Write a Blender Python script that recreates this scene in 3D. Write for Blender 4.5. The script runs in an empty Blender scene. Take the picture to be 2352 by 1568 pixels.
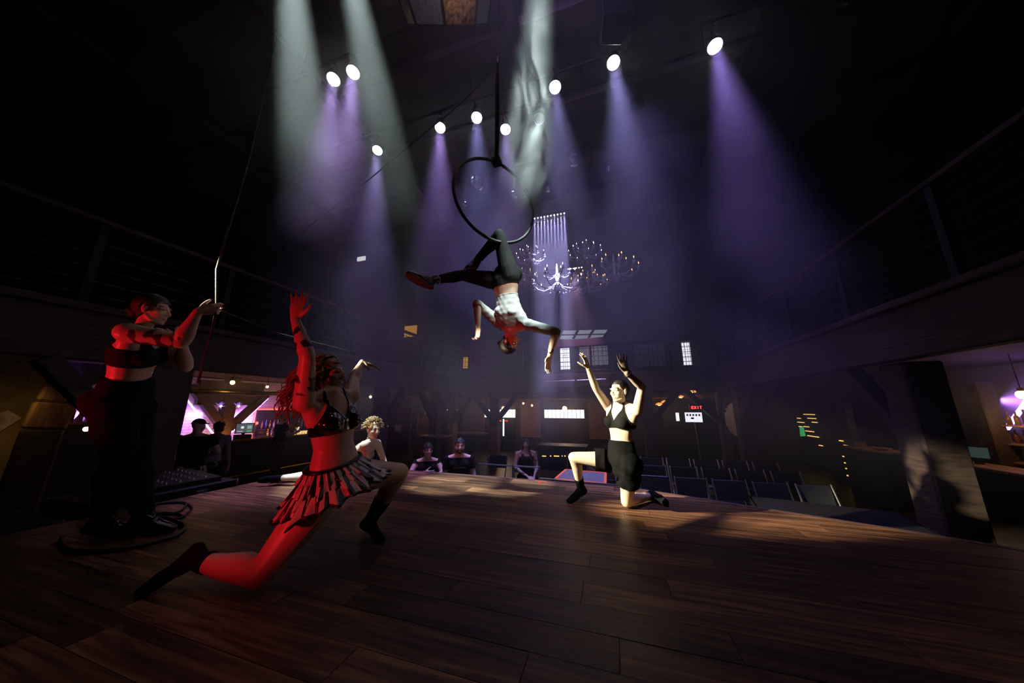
import bpy, bmesh, math, random
import numpy as np
from mathutils import Vector, Matrix, Quaternion

random.seed(7)
SC = bpy.context.scene
COL = SC.collection

# ------------------------------------------------------------------ camera
F, H, PIT, YAW = 700.0, 0.9, math.radians(12.17), math.radians(18)
cam_d = bpy.data.cameras.new('camera')
cam_d.sensor_width = 36.0
cam_d.lens = 36.0 * F / 2352.0
cam_d.clip_start = 0.05
cam = bpy.data.objects.new('camera', cam_d)
COL.objects.link(cam)
cam.location = (0, 0, H)
cam.rotation_euler = (math.pi / 2 + PIT, 0, YAW)
SC.camera = cam

# ------------------------------------------------------------------ world, exposure
wd = bpy.data.worlds.new('world')
SC.world = wd
wd.use_nodes = True
wd.node_tree.nodes['Background'].inputs[0].default_value = (0.35, 0.3, 0.5, 1)
wd.node_tree.nodes['Background'].inputs[1].default_value = 0.0015
SC.view_settings.view_transform = 'Standard'
SC.view_settings.look = 'None'
SC.view_settings.gamma = 1.0
SC.view_settings.use_curve_mapping = False
SC.view_settings.exposure = 0.0

# pixel helpers: a ray of the photograph met with a distance or a plane of the room
_c, _s = math.cos(PIT), math.sin(PIT)
_cy, _sy = math.cos(YAW), math.sin(YAW)
EYE = Vector((0, 0, H))
def ray(x, y):
    u = (x - 1176) / F; v = (784 - y) / F
    a, b, c = u, _c - v * _s, _s + v * _c
    return Vector((a * _cy - b * _sy, a * _sy + b * _cy, c))
def P(x, y, t): return EYE + ray(x, y) * t
def PZ(x, y, z): r = ray(x, y); return EYE + r * ((z - H) / r.z)
def PY(x, y, Y): r = ray(x, y); return EYE + r * (Y / r.y)
def PX(x, y, X): r = ray(x, y); return EYE + r * (X / r.x)
CAMR = Vector((_cy, _sy, 0))                 # to the right in the picture
CAMF = Vector((-_sy, _cy, 0))                # away from the viewer, level
UP = Vector((0, 0, 1))
def CV(a, b, c): return CAMR * a + CAMF * b + UP * c

# ------------------------------------------------------------------ stage lights (lamps of the rig, plus added fills)
def spot_light(name, loc, target, color, power, angle, blend=0.4, radius=0.06):
    d = bpy.data.lights.new(name, 'SPOT')
    d.color = color; d.energy = power; d.spot_size = math.radians(angle); d.spot_blend = blend
    d.shadow_soft_size = radius
    o = bpy.data.objects.new(name, d); COL.objects.link(o)
    o.location = loc
    o.rotation_euler = (Vector(target) - Vector(loc)).to_track_quat('-Z', 'Y').to_euler()
    return o
def area_light(name, loc, target, color, power, sx, sy, spread=180):
    d = bpy.data.lights.new(name, 'AREA')
    d.shape = 'RECTANGLE'; d.size = sx; d.size_y = sy; d.color = color; d.energy = power
    d.spread = math.radians(spread)
    o = bpy.data.objects.new(name, d); COL.objects.link(o)
    o.location = loc
    o.rotation_euler = (Vector(target) - Vector(loc)).to_track_quat('-Z', 'Y').to_euler()
    return o
def point_light(name, loc, color, power, radius=0.05):
    d = bpy.data.lights.new(name, 'POINT')
    d.color = color; d.energy = power; d.shadow_soft_size = radius
    o = bpy.data.objects.new(name, d); COL.objects.link(o); o.location = loc
    return o

COOL = (0.76, 0.97, 0.95)
WARM = (1.0, 0.89, 0.62)
RED = (1.0, 0.02, 0.035)
VIOLET = (0.42, 0.30, 1.0)
LAV = (0.50, 0.46, 1.0)
# follow spots above the frame: their beams stand in the haze
spot_light('follow_spot', P(643, -330, 3.45), P(770, 1045, 3.65), COOL, 6600, 10.5, 0.35)
spot_light('follow_spot', P(748, -330, 3.5), PZ(1045, 1106, 0), COOL, 6000, 9.5, 0.45)
spot_light('follow_spot', P(1262, -330, 2.35), P(1188, 690, 3.2), COOL, 2900, 13.0, 0.4)
spot_light('front_spot', Vector(CV(1.9, -0.4, 4.1)), P(1186, 668, 3.2), (0.95, 1.0, 0.86), 900, 9.5, 0.5, 0.05)
# low warm key from the side box at the left: grazes the deck around the kneeling dancer
KEYP = Vector(CV(-4.7, 1.9, 2.72))
spot_light('key_spot', KEYP, P(1432, 1000, 2.85), WARM, 8000, 14.0, 0.5, 0.05)
# red side booms at the left, low and tipped up
spot_light('red_boom_light', Vector(CV(-3.9, 0.75, 0.55)), Vector(CV(-2.9, 2.2, 1.35)), RED, 115, 46, 0.5, 0.10)
spot_light('red_boom_light', Vector(CV(-1.95, 0.15, 0.40)), Vector(CV(-1.44, 1.93, 0.82)), RED, 66, 50, 0.35, 0.10)
spot_light('red_boom_light', Vector(CV(-1.6, 0.15, 0.25)), P(1172, 798, 3.2), RED, 48, 9, 0.6, 0.08)
# the ten ceiling pars; their cans are built further down at the same spots
PARS = [(766, 182, (0.62, 0.42, 1.0)), (811, 166, (0.62, 0.42, 1.0)), (867, 345, (0.5, 0.4, 1.0)),
        (1011, 293, (0.50, 0.32, 1.0)), (1095, 270, (0.38, 0.38, 1.0)), (1161, 297, (0.55, 0.42, 1.0)),
        (1275, 200, (0.45, 0.42, 1.0)), (1409, 144, (0.42, 0.40, 1.0)), (1642, 106, (0.40, 0.26, 1.0))]
TRUSS_Z = 6.6
for (x, y, colr) in PARS:
    p = PZ(x, y, TRUSS_Z)
    spot_light('par_beam', p - Vector((0, 0, 0.06)), p + Vector((0.25, 0.1, -6)), colr, 1350, 27, 1.0, 0.09)

# added warm fill to lift the deck boards, not a lamp of the rig
spot_light('deck_fill', Vector((-0.6, 1.2, 6.9)), Vector((-0.6, 2.4, 0)), (1.0, 0.60, 0.40), 45, 70, 1.0, 0.25)
# added violet fills over the pit, put in to tint the haze
for q in ((-2.6, 6.3, 7.0), (0.9, 5.8, 7.0)):
    spot_light('pit_fill', Vector(q), Vector((q[0] - 0.3, q[1] + 0.6, 0)), (0.40, 0.30, 1.0), 300, 72, 1.0, 0.7)
spot_light('haze_fill', Vector((-0.9, 0.6, 7.0)), Vector((-0.6, 8.0, 5.9)), (0.36, 0.30, 0.95), 420, 100, 1.0, 0.3)  # added violet fill for the upper haze and roof beams
SC.cycles.max_bounces = 4; SC.cycles.diffuse_bounces = 2; SC.cycles.glossy_bounces = 3
SC.cycles.transmission_bounces = 2; SC.cycles.volume_bounces = 0; SC.cycles.volume_step_rate = 1.2
SC.cycles.adaptive_threshold = 0.04; SC.cycles.adaptive_min_samples = 24
SC.cycles.sample_clamp_indirect = 4.0

# ------------------------------------------------------------------ materials
def nodes_of(m):
    m.use_nodes = True
    nt = m.node_tree
    return nt, nt.nodes, nt.links, nt.nodes['Principled BSDF']
MATS = {}
def mat(name, color, rough=0.6, metal=0.0, emit=None, estr=0.0, spec=0.5, noise=0.0, nscale=8.0, bump=0.0, stretch=(1, 1, 1), coat=0.0, alpha=1.0, trans=0.0, attr=None, sheen=0.0):
    if name in MATS: return MATS[name]
    m = bpy.data.materials.new(name)
    nt, N, L, b = nodes_of(m)
    b.inputs['Base Color'].default_value = (*color, 1)
    b.inputs['Roughness'].default_value = rough
    b.inputs['Metallic'].default_value = metal
    b.inputs['Specular IOR Level'].default_value = spec
    b.inputs['Coat Weight'].default_value = coat
    b.inputs['Alpha'].default_value = alpha
    b.inputs['Transmission Weight'].default_value = trans
    b.inputs['Sheen Weight'].default_value = sheen
    if emit is not None:
        b.inputs['Emission Color'].default_value = (*emit, 1)
        b.inputs['Emission Strength'].default_value = estr
        m.cycles.emission_sampling = 'NONE'
    if noise > 0 or bump > 0:
        tc = N.new('ShaderNodeTexCoord'); mp = N.new('ShaderNodeMapping'); nz = N.new('ShaderNodeTexNoise')
        mp.inputs['Scale'].default_value = stretch
        nz.inputs['Scale'].default_value = nscale; nz.inputs['Detail'].default_value = 5
        L.new(tc.outputs['Object'], mp.inputs['Vector']); L.new(mp.outputs[0], nz.inputs['Vector'])
        if noise > 0:
            r = N.new('ShaderNodeValToRGB')
            r.color_ramp.elements[0].position = 0.3; r.color_ramp.elements[1].position = 0.7
            r.color_ramp.elements[0].color = (*[c * (1 - noise) for c in color], 1)
            r.color_ramp.elements[1].color = (*[min(1, c * (1 + noise)) for c in color], 1)
            L.new(nz.outputs[0], r.inputs[0]); L.new(r.outputs[0], b.inputs['Base Color'])
        if bump > 0:
            bp = N.new('ShaderNodeBump'); bp.inputs['Strength'].default_value = bump; bp.inputs['Distance'].default_value = 0.02
            L.new(nz.outputs[0], bp.inputs['Height']); L.new(bp.outputs[0], b.inputs['Normal'])
    if attr:
        a = N.new('ShaderNodeAttribute'); a.attribute_name = attr
        L.new(a.outputs['Color'], b.inputs['Base Color'])
    MATS[name] = m
    return m

def plank_material():
    m = bpy.data.materials.new('stage_plank')
    nt, N, L, b = nodes_of(m)
    tc = N.new('ShaderNodeTexCoord'); oi = N.new('ShaderNodeObjectInfo')
    ml = N.new('ShaderNodeMath'); ml.operation = 'MULTIPLY'; ml.inputs[1].default_value = 37.0
    L.new(oi.outputs['Random'], ml.inputs[0])
    cb = N.new('ShaderNodeCombineXYZ'); L.new(ml.outputs[0], cb.inputs[1]); L.new(ml.outputs[0], cb.inputs[2])
    ad = N.new('ShaderNodeVectorMath'); ad.operation = 'ADD'
    L.new(tc.outputs['Object'], ad.inputs[0]); L.new(cb.outputs[0], ad.inputs[1])
    mp = N.new('ShaderNodeMapping'); mp.inputs['Scale'].default_value = (0.9, 16, 1)
    L.new(ad.outputs[0], mp.inputs['Vector'])
    n1 = N.new('ShaderNodeTexNoise'); n1.inputs['Scale'].default_value = 2.2; n1.inputs['Detail'].default_value = 6; n1.inputs['Distortion'].default_value = 0.6
    L.new(mp.outputs[0], n1.inputs['Vector'])
    r = N.new('ShaderNodeValToRGB'); e = r.color_ramp.elements
    e[0].position = 0.30; e[0].color = (0.035, 0.016, 0.010, 1)
    e[1].position = 0.72; e[1].color = (0.30, 0.145, 0.070, 1)
    k = e.new(0.5); k.color = (0.12, 0.054, 0.028, 1)
    L.new(n1.outputs[0], r.inputs[0])
    # boards differ a little from each other
    hv = N.new('ShaderNodeHueSaturation')
    mr = N.new('ShaderNodeMapRange'); mr.inputs[3].default_value = 0.5; mr.inputs[4].default_value = 1.5
    L.new(oi.outputs['Random'], mr.inputs[0]); L.new(mr.outputs[0], hv.inputs['Value'])
    L.new(r.outputs[0], hv.inputs['Color']); L.new(hv.outputs[0], b.inputs['Base Color'])
    rr = N.new('ShaderNodeMapRange'); rr.inputs[3].default_value = 0.36; rr.inputs[4].default_value = 0.58
    L.new(n1.outputs[0], rr.inputs[0]); L.new(rr.outputs[0], b.inputs['Roughness'])
    b.inputs['Specular IOR Level'].default_value = 0.28
    bp = N.new('ShaderNodeBump'); bp.inputs['Strength'].default_value = 0.25; bp.inputs['Distance'].default_value = 0.004
    L.new(n1.outputs[0], bp.inputs['Height']); L.new(bp.outputs[0], b.inputs['Normal'])
    return m

def brick_material(name, c1, c2, mortar, scale=1.0, rough=0.85):
    m = bpy.data.materials.new(name)
    nt, N, L, b = nodes_of(m)
    tc = N.new('ShaderNodeTexCoord'); sp = N.new('ShaderNodeSeparateXYZ'); cb = N.new('ShaderNodeCombineXYZ')
    L.new(tc.outputs['Object'], sp.inputs[0])
    ad = N.new('ShaderNodeMath'); L.new(sp.outputs[0], ad.inputs[0]); L.new(sp.outputs[1], ad.inputs[1])
    L.new(ad.outputs[0], cb.inputs[0]); L.new(sp.outputs[2], cb.inputs[1])
    br = N.new('ShaderNodeTexBrick'); br.inputs['Scale'].default_value = scale
    br.inputs['Color1'].default_value = (*c1, 1); br.inputs['Color2'].default_value = (*c2, 1); br.inputs['Mortar'].default_value = (*mortar, 1)
    br.inputs['Brick Width'].default_value = 0.24; br.inputs['Row Height'].default_value = 0.085; br.inputs['Mortar Size'].default_value = 0.012
    L.new(cb.outputs[0], br.inputs['Vector']); L.new(br.outputs[0], b.inputs['Base Color'])
    bp = N.new('ShaderNodeBump'); bp.inputs['Strength'].default_value = 0.6; bp.inputs['Distance'].default_value = 0.01
    L.new(br.outputs['Fac'], bp.inputs['Height']); bp.invert = True; L.new(bp.outputs[0], b.inputs['Normal'])
    b.inputs['Roughness'].default_value = rough
    return m

M_PLANK = plank_material()
M_BRICK = brick_material('red_brick', (0.30, 0.13, 0.10), (0.22, 0.10, 0.085), (0.12, 0.09, 0.08))
M_WBRICK = brick_material('white_tile_brick', (0.80, 0.78, 0.76), (0.74, 0.72, 0.70), (0.55, 0.52, 0.5), 1.0, 0.6)
M_TIMBER = mat('dark_timber', (0.055, 0.033, 0.024), 0.75, noise=0.5, nscale=3, stretch=(2, 2, 12), bump=0.3)
M_TIMBERX = mat('dark_timber_beam', (0.065, 0.038, 0.030), 0.7, noise=0.5, nscale=3, stretch=(1, 14, 14), bump=0.3)
M_TIMBERY = mat('dark_timber_side_beam', (0.05, 0.029, 0.023), 0.7, noise=0.5, nscale=3, stretch=(14, 1, 14), bump=0.3)
M_BROWN = mat('brown_timber', (0.20, 0.105, 0.05), 0.7, noise=0.45, nscale=3, stretch=(6, 6, 1), bump=0.3)
M_HALLFLOOR = mat('hall_floor', (0.045, 0.032, 0.028), 0.4, noise=0.4, nscale=2.5)
M_WALL = mat('dark_wall', (0.035, 0.028, 0.027), 0.9, noise=0.3, nscale=1.5)
M_CEIL = mat('dark_ceiling', (0.040, 0.030, 0.032), 0.9, noise=0.3, nscale=1.5)
M_SOFFIT = mat('wood_soffit', (0.30, 0.13, 0.055), 0.6, noise=0.4, nscale=4, stretch=(1, 12, 1))
M_BLACK = mat('black_metal', (0.012, 0.012, 0.013), 0.45, 0.6)
M_BLACKP = mat('black_plastic', (0.012, 0.012, 0.013), 0.5)
M_BLACKC = mat('black_cloth', (0.004, 0.004, 0.0045), 0.95, spec=0.15)
M_STEEL = mat('brushed_steel', (0.55, 0.55, 0.58), 0.32, 1.0)
M_CHROME = mat('chrome', (0.8, 0.8, 0.82), 0.12, 1.0)
M_WHITE = mat('white_paint', (0.75, 0.74, 0.72), 0.6)
M_BRASS = mat('brass', (0.6, 0.4, 0.15), 0.3, 1.0)
M_WOODL = mat('light_wood', (0.36, 0.20, 0.10), 0.55, noise=0.4, nscale=4, stretch=(8, 8, 1))
M_DAY = mat('daylight_pane', (0.8, 0.85, 0.95), 0.4, emit=(0.92, 0.95, 1.0), estr=1.6)
M_DAYDIM = mat('dim_daylight_pane', (0.5, 0.55, 0.65), 0.4, emit=(0.72, 0.72, 0.80), estr=0.16)
M_AMBERP = mat('amber_pane', (0.8, 0.5, 0.1), 0.4, emit=(1.0, 0.48, 0.05), estr=0.55)
def emis(name, color, s): return mat(name, color, 0.5, emit=color, estr=s)

# ------------------------------------------------------------------ mesh builder
def basis(z, hint=None):
    z = Vector(z).normalized()
    h = Vector(hint) if hint is not None else (Vector((0, 0, 1)) if abs(z.z) < 0.9 else Vector((1, 0, 0)))
    x = h.cross(z)
    if x.length < 1e-6: x = Vector((1, 0, 0)).cross(z)
    x.normalize(); y = z.cross(x)
    return x, y, z
class MB:
    def __init__(s): s.v = []; s.f = []; s.m = []
    def add(s, vs, fs, mi=0):
        o = len(s.v); s.v += [tuple(v) for v in vs]; s.f += [tuple(i + o for i in f) for f in fs]; s.m += [mi] * len(fs); return s
    def box(s, lo, hi, mi=0):
        a, b, c = lo; d, e, f = hi
        return s.add([(a,b,c),(d,b,c),(d,e,c),(a,e,c),(a,b,f),(d,b,f),(d,e,f),(a,e,f)], [(0,3,2,1),(4,5,6,7),(0,1,5,4),(1,2,6,5),(2,3,7,6),(3,0,4,7)], mi)
    def beam(s, p0, p1, w, h, hint=None, mi=0):
        p0 = Vector(p0); p1 = Vector(p1); x, y, z = basis(p1 - p0, hint)
        vs = [p + x * (w / 2 * a) + y * (h / 2 * b) for p in (p0, p1) for a, b in ((-1,-1),(1,-1),(1,1),(-1,1))]
        return s.add(vs, [(0,3,2,1),(4,5,6,7),(0,1,5,4),(1,2,6,5),(2,3,7,6),(3,0,4,7)], mi)
    def cyl(s, p0, p1, r0, r1=None, n=12, mi=0, caps=True):
        r1 = r0 if r1 is None else r1
        p0 = Vector(p0); p1 = Vector(p1); x, y, z = basis(p1 - p0)
        vs = []
        for p, r in ((p0, r0), (p1, r1)):
            for i in range(n):
                a = 2 * math.pi * i / n
                vs.append(p + x * (math.cos(a) * r) + y * (math.sin(a) * r))
        fs = [(i, (i + 1) % n, n + (i + 1) % n, n + i) for i in range(n)]
        if caps: fs += [tuple(range(n))[::-1], tuple(range(n, 2 * n))]
        return s.add(vs, fs, mi)
    def tube(s, pts, r, n=8, mi=0, closed=False, caps=True, flat=1.0):
        pts = [Vector(p) for p in pts]; k = len(pts)
        rs = r if isinstance(r, (list, tuple)) else [r] * k
        vs = []; px = None
        for i, p in enumerate(pts):
            if closed: d = pts[(i + 1) % k] - pts[i - 1]
            else: d = pts[min(i + 1, k - 1)] - pts[max(i - 1, 0)]
            d.normalize()
            if px is None: x, y, _ = basis(d)
            else:
                x = px - d * px.dot(d)
                if x.length < 1e-6: x, y, _ = basis(d)
                x.normalize(); y = d.cross(x)
            px = x
            for j in range(n):
                a = 2 * math.pi * j / n
                vs.append(p + x * (math.cos(a) * rs[i]) + y * (math.sin(a) * rs[i] * flat))
        fs = []
        for i in range(k if closed else k - 1):
            a = i * n; b = ((i + 1) % k) * n
            fs += [(a + j, a + (j + 1) % n, b + (j + 1) % n, b + j) for j in range(n)]
        if caps and not closed: fs += [tuple(range(n))[::-1], tuple(range((k - 1) * n, k * n))]
        return s.add(vs, fs, mi)
    def lathe(s, prof, o=(0, 0, 0), n=20, mi=0, axis=None, caps=True):
        o = Vector(o)
        x, y, z = (Vector((1,0,0)), Vector((0,1,0)), Vector((0,0,1))) if axis is None else basis(axis)
        vs = []
        for (r, h) in prof:
            for i in range(n):
                a = 2 * math.pi * i / n
                vs.append(o + x * (math.cos(a) * r) + y * (math.sin(a) * r) + z * h)
        fs = []
        for k in range(len(prof) - 1):
            fs += [(k*n+i, k*n+(i+1)%n, (k+1)*n+(i+1)%n, (k+1)*n+i) for i in range(n)]
        if caps: fs += [tuple(range(n))[::-1], tuple(range((len(prof)-1)*n, len(prof)*n))]
        return s.add(vs, fs, mi)
    def ell(s, c, r, R=None, nu=16, nv=10, mi=0):
        c = Vector(c); vs = []; fs = []
        r = (r, r, r) if isinstance(r, (int, float)) else r
        for j in range(1, nv):
            th = math.pi * j / nv
            for i in range(nu):
                a = 2 * math.pi * i / nu
                q = Vector((r[0]*math.sin(th)*math.cos(a), r[1]*math.sin(th)*math.sin(a), r[2]*math.cos(th)))
                vs.append(c + (R @ q if R is not None else q))
        top = len(vs); q = Vector((0,0,r[2])); vs.append(c + (R @ q if R is not None else q)); vs.append(c - (R @ q if R is not None else q))
        for j in range(nv - 2):
            fs += [(j*nu+i, (j+1)*nu+i, (j+1)*nu+(i+1)%nu, j*nu+(i+1)%nu) for i in range(nu)]
        fs += [(top, i, (i+1)%nu) for i in range(nu)]
        b = (nv-2)*nu
        fs += [(top+1, b+(i+1)%nu, b+i) for i in range(nu)]
        return s.add(vs, fs, mi)
    def prism(s, poly, d, mi=0):
        d = Vector(d); poly = [Vector(p) for p in poly]; n = len(poly)
        return s.add(poly + [p + d for p in poly], [tuple(range(n))[::-1], tuple(range(n, 2*n))] + [(i, (i+1)%n, n+(i+1)%n, n+i) for i in range(n)], mi)
    def mesh(s, name, mats, smooth=False):
        me = bpy.data.meshes.new(name)
        me.from_pydata(s.v, [], s.f)
        for m in (mats if isinstance(mats, (list, tuple)) else [mats]): me.materials.append(m)
        me.polygons.foreach_set('material_index', s.m)
        if smooth: me.polygons.foreach_set('use_smooth', [True] * len(me.polygons))
        me.validate(); me.update()
        return me
    def build(s, name, mats, parent=None, smooth=False, bevel=0.0, auto=False):
        o = bpy.data.objects.new(name, s.mesh(name, mats, smooth)); COL.objects.link(o)
        if bevel > 0:
            md = o.modifiers.new('bevel', 'BEVEL'); md.width = bevel; md.segments = 1; md.limit_method = 'ANGLE'
        if parent is not None: attach(o, parent)
        return o
def attach(o, parent):
    """child built in world coordinates under a parent that stands at its own base"""
    o.parent = parent
    o.matrix_parent_inverse = parent.matrix_basis.inverted()
def tag(o, label, cat, group=None, kind=None):
    o['label'] = label; o['category'] = cat
    if group: o['group'] = group
    if kind: o['kind'] = kind
    return o
def thing(name, label, cat, loc=(0, 0, 0), group=None, rz=0.0):
    o = bpy.data.objects.new(name, None); COL.objects.link(o)
    o.location = loc; o.rotation_euler = (0, 0, rz); o.empty_display_size = 0.1
    return tag(o, label, cat, group)
def struct(o, label=None, cat=None):
    o['kind'] = 'structure'
    if label: o['label'] = label; o['category'] = cat
    return o
def copy_tree(o, parent=None):
    c = o.copy(); COL.objects.link(c)
    if parent is not None: c.parent = parent
    for ch in o.children: copy_tree(ch, c)
    return c
def copy_thing(o, loc, rz=0.0, label=None, group=None, scale=None):
    kids = list(o.children)
    c = o.copy(); COL.objects.link(c)
    for ch in kids: copy_tree(ch, c)
    c.location = loc; c.rotation_euler = (o.rotation_euler[0], o.rotation_euler[1], rz)
    if scale: c.scale = scale
    if label: c['label'] = label
    if group: c['group'] = group
    return c
def local_part(mb, name, mats, parent, smooth=False, bevel=0.0):
    """child whose coordinates are the parent's own"""
    o = bpy.data.objects.new(name, mb.mesh(name, mats, smooth)); COL.objects.link(o)
    if bevel > 0:
        md = o.modifiers.new('bevel', 'BEVEL'); md.width = bevel; md.segments = 1; md.limit_method = 'ANGLE'
    o.parent = parent
    return o

# ------------------------------------------------------------------ the hall
FZ = -1.05        # hall floor below the stage deck
CEIL = 7.6
XL, XR, YB = -12.0, 8.6, 14.0
BXL, BXR, BYB = -5.7, 3.15, 11.0     # edges of the balcony round the pit

struct(MB().box((XL, -3, FZ - 0.2), (XR, YB, FZ)).build('floor', M_HALLFLOOR), 'dark hall floor below and around the stage', 'floor')
struct(MB().box((XL, YB, FZ), (XR, YB + 0.3, CEIL)).build('wall_back', M_WALL), 'dark rear wall of the hall behind the balcony', 'wall')
struct(MB().box((XL - 0.3, -3, FZ), (XL, YB, CEIL)).build('wall_left', M_WALL), 'dark side wall behind the purple lit bar', 'wall')
struct(MB().box((XR, -3, FZ), (XR + 0.3, YB, CEIL)).build('wall_right', M_WALL), 'dark side wall behind the far bar', 'wall')
ceil = struct(MB().box((XL, -3, CEIL), (XR, YB, CEIL + 0.3)).build('ceiling', M_CEIL), 'dark timber ceiling with crossing beams', 'ceiling')
for y in (2.2, 4.0, 5.6, 7.2, 8.6, 10.0, 11.6, 13.0):
    MB().beam((XL, y, CEIL - 0.17), (XR, y, CEIL - 0.17), 0.24, 0.34, (0, 1, 0)).build('ceiling_beam', M_TIMBERX, ceil)
for x in (-8.5, -5.2, -1.2, 2.8, 6.0):
    MB().beam((x, -3, CEIL - 0.40), (x, YB, CEIL - 0.40), 0.2, 0.14).build('ceiling_joist', M_TIMBERY, ceil)

# stage deck: an octagonal apron of boards
STAGE = [(-4.2, -2.5), (4.4, -2.5), (4.4, 2.3), (2.0, 3.3), (0.1, 4.0), (-2.9, 4.04), (-3.8, 3.62), (-4.25, 3.1)]
stage = struct(MB().prism([(x, y, FZ) for x, y in STAGE], (0, 0, -FZ - 0.024)).build('floor_stage', M_BLACKP), 'raised wooden stage deck of dark brown boards', 'stage')
def clip(poly, p, n):
    out = []
    for i in range(len(poly)):
        a, b = poly[i], poly[(i + 1) % len(poly)]
        da = (a[0]-p[0])*n[0] + (a[1]-p[1])*n[1]; db = (b[0]-p[0])*n[0] + (b[1]-p[1])*n[1]
        if da <= 0: out.append(a)
        if (da < 0 < db) or (db < 0 < da):
            t = da / (da - db); out.append((a[0]+(b[0]-a[0])*t, a[1]+(b[1]-a[1])*t))
    return out
PWID, PLEN = 0.178, 1.22
row = 0; y = -0.28
rnd = random.Random(3)
while y < 4.05:
    x = -4.3 - rnd.random() * PLEN
    while x < 4.4:
        q = [(x, y), (x + PLEN - 0.0025, y), (x + PLEN - 0.0025, y + PWID - 0.0025), (x, y + PWID - 0.0025)]
        for i in range(len(STAGE)):
            a, b = STAGE[i], STAGE[(i + 1) % len(STAGE)]
            if q: q = clip(q, a, (b[1] - a[1], -(b[0] - a[0])))
        if len(q) >= 3:
            cx = x + PLEN / 2; cy2 = y + PWID / 2
            dz = rnd.random() * 0.0012
            m = MB().prism([(a - cx, b - cy2, -0.024) for a, b in q], (0, 0, 0.024 + dz))
            o = bpy.data.objects.new('plank', m.mesh('plank', M_PLANK)); COL.objects.link(o)
            o.location = (cx, cy2, 0); o.parent = stage
        x += PLEN
    y += PWID; row += 1
# stage edge trim
edge = MB()
for a, b in zip(STAGE[2:], STAGE[3:]):
    edge.beam((*a, -0.02), (*b, -0.02), 0.05, 0.045)
edge.build('edge_trim', mat('stage_edge', (0.10, 0.05, 0.04), 0.5), stage)

# ------------------------------------------------------------------ balcony round the pit
BZ0, BZ1 = 1.42, 1.98      # fascia
for nm, lab, lo, hi in (('balcony_slab_rear', 'rear balcony floor above the dark pit', (BXL, BYB, BZ1 - 0.16), (BXR, YB, BZ1)),
                        ('balcony_slab_side', 'side balcony floor above the bar with purple wall', (XL, -1.5, BZ1 - 0.16), (BXL, YB, BZ1)),
                        ('balcony_slab_side', 'side balcony floor above the chair rows', (BXR, 2.4, BZ1 - 0.16), (XR, YB, BZ1))):
    struct(MB().box(lo, hi).build(nm, M_TIMBER), lab, 'balcony')
def fascia(a, b, lab):
    f = thing('balcony_beam', lab, 'beam', a)
    f['kind'] = 'structure'
    d = (Vector(b) - Vector(a)).normalized(); tm = M_TIMBERX if abs(d.x) > .5 else M_TIMBERY
    MB().beam(Vector(a) + Vector((0, 0, (BZ0 + BZ1) / 2)), Vector(b) + Vector((0, 0, (BZ0 + BZ1) / 2)), 0.16, BZ1 - BZ0, (0, 0, 1)).build('main_timber', tm, f, bevel=0.015)
    MB().beam(Vector(a) + Vector((0, 0, BZ1 + 0.04)), Vector(b) + Vector((0, 0, BZ1 + 0.04)), 0.26, 0.08, (0, 0, 1)).build('cap_board', tm, f, bevel=0.01)
    return f
fascia((BXL, BYB, 0), (BXR, BYB, 0), 'long rear balcony beam catching violet light')
fascia((BXR, 2.4, 0), (BXR, BYB, 0), 'receding side balcony beam over the chair rows')
fascia((BXL, -1.0, 0), (BXL, BYB, 0), 'side balcony beam over the purple lit bar')
# violet-lit timber block under the rear balcony beam, with a pipe along it
bx0, bx1 = PY(1253, 880, BYB - 0.25).x, PY(1400, 880, BYB - 0.25).x
f = thing('drop_beam', 'plank faced drop beam with a pipe under the rear balcony', 'beam', (bx0, BYB - 0.2, 1.5)); f['kind'] = 'structure'
zt, zb = PY(1320, 862, BYB - 0.25).z, PY(1320, 887, BYB - 0.25).z
for k in range(3):
    h = (zt - zb) / 3
    MB().box((bx0, BYB - 0.25, zb + k * h), (bx1, BYB - 0.12, zb + (k + 1) * h - 0.008)).build('plank', M_TIMBERX, f)
MB().cyl((bx0, BYB - 0.36, zb + 0.17), (bx1 - 0.1, BYB - 0.36, zb + 0.2), 0.03).build('pipe', M_STEEL, f)
MB().box((bx0 + 1.05, BYB - 0.42, zb + 0.1), (bx0 + 1.12, BYB - 0.24, zb + 0.34)).build('pipe_clamp', M_BLACK, f)
# header beam at the back of the rear balcony
hz = PY(1300, 788, BYB + 0.1).z
struct(MB().beam((BXL, BYB + 0.1, hz), (BXR, BYB + 0.1, hz + 0.0), 0.16, 0.26, (0, 0, 1)).build('header_beam', M_TIMBERX, bevel=0.015), 'upper header beam lit violet above the rear railing', 'beam')

def railing(a, b, lab, step=1.35):
    a = Vector((*a, BZ1 + 0.08)); b = Vector((*b, BZ1 + 0.08)); L = (b - a).length; d = (b - a) / L
    r = thing('balcony_railing', lab, 'railing', a)
    n = max(1, round(L / step))
    for i in range(n + 1):
        p = a + d * (L * i / n)
        MB().box((p.x - 0.035, p.y - 0.035, p.z), (p.x + 0.035, p.y + 0.035, p.z + 1.02)).build('post', M_BLACK, r)
    MB().beam(a + UP * 1.02, b + UP * 1.02, 0.12, 0.05, (0, 0, 1)).build('top_rail', M_TIMBERX if abs(d.x) > .5 else M_TIMBERY, r)
    for h in (0.12, 0.28, 0.44, 0.60, 0.76, 0.90):
        MB().cyl(a + UP * h, b + UP * h, 0.009, n=6).build('rail_bar', M_BLACK, r)
    m = MB(); k = int(L / 0.135)
    for i in range(1, k):
        p = a + d * (L * i / k)
        m.cyl(p, p + UP * 1.0, 0.006, n=4, caps=False)
    m.build('mesh_wire', M_BLACK, r)['kind'] = 'stuff'
railing((BXL, BYB), (BXR, BYB), 'black wire railing along the rear balcony')
railing((BXR, 2.4), (BXR, BYB - 0.2), 'black wire railing along the balcony above the chair rows')
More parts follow.
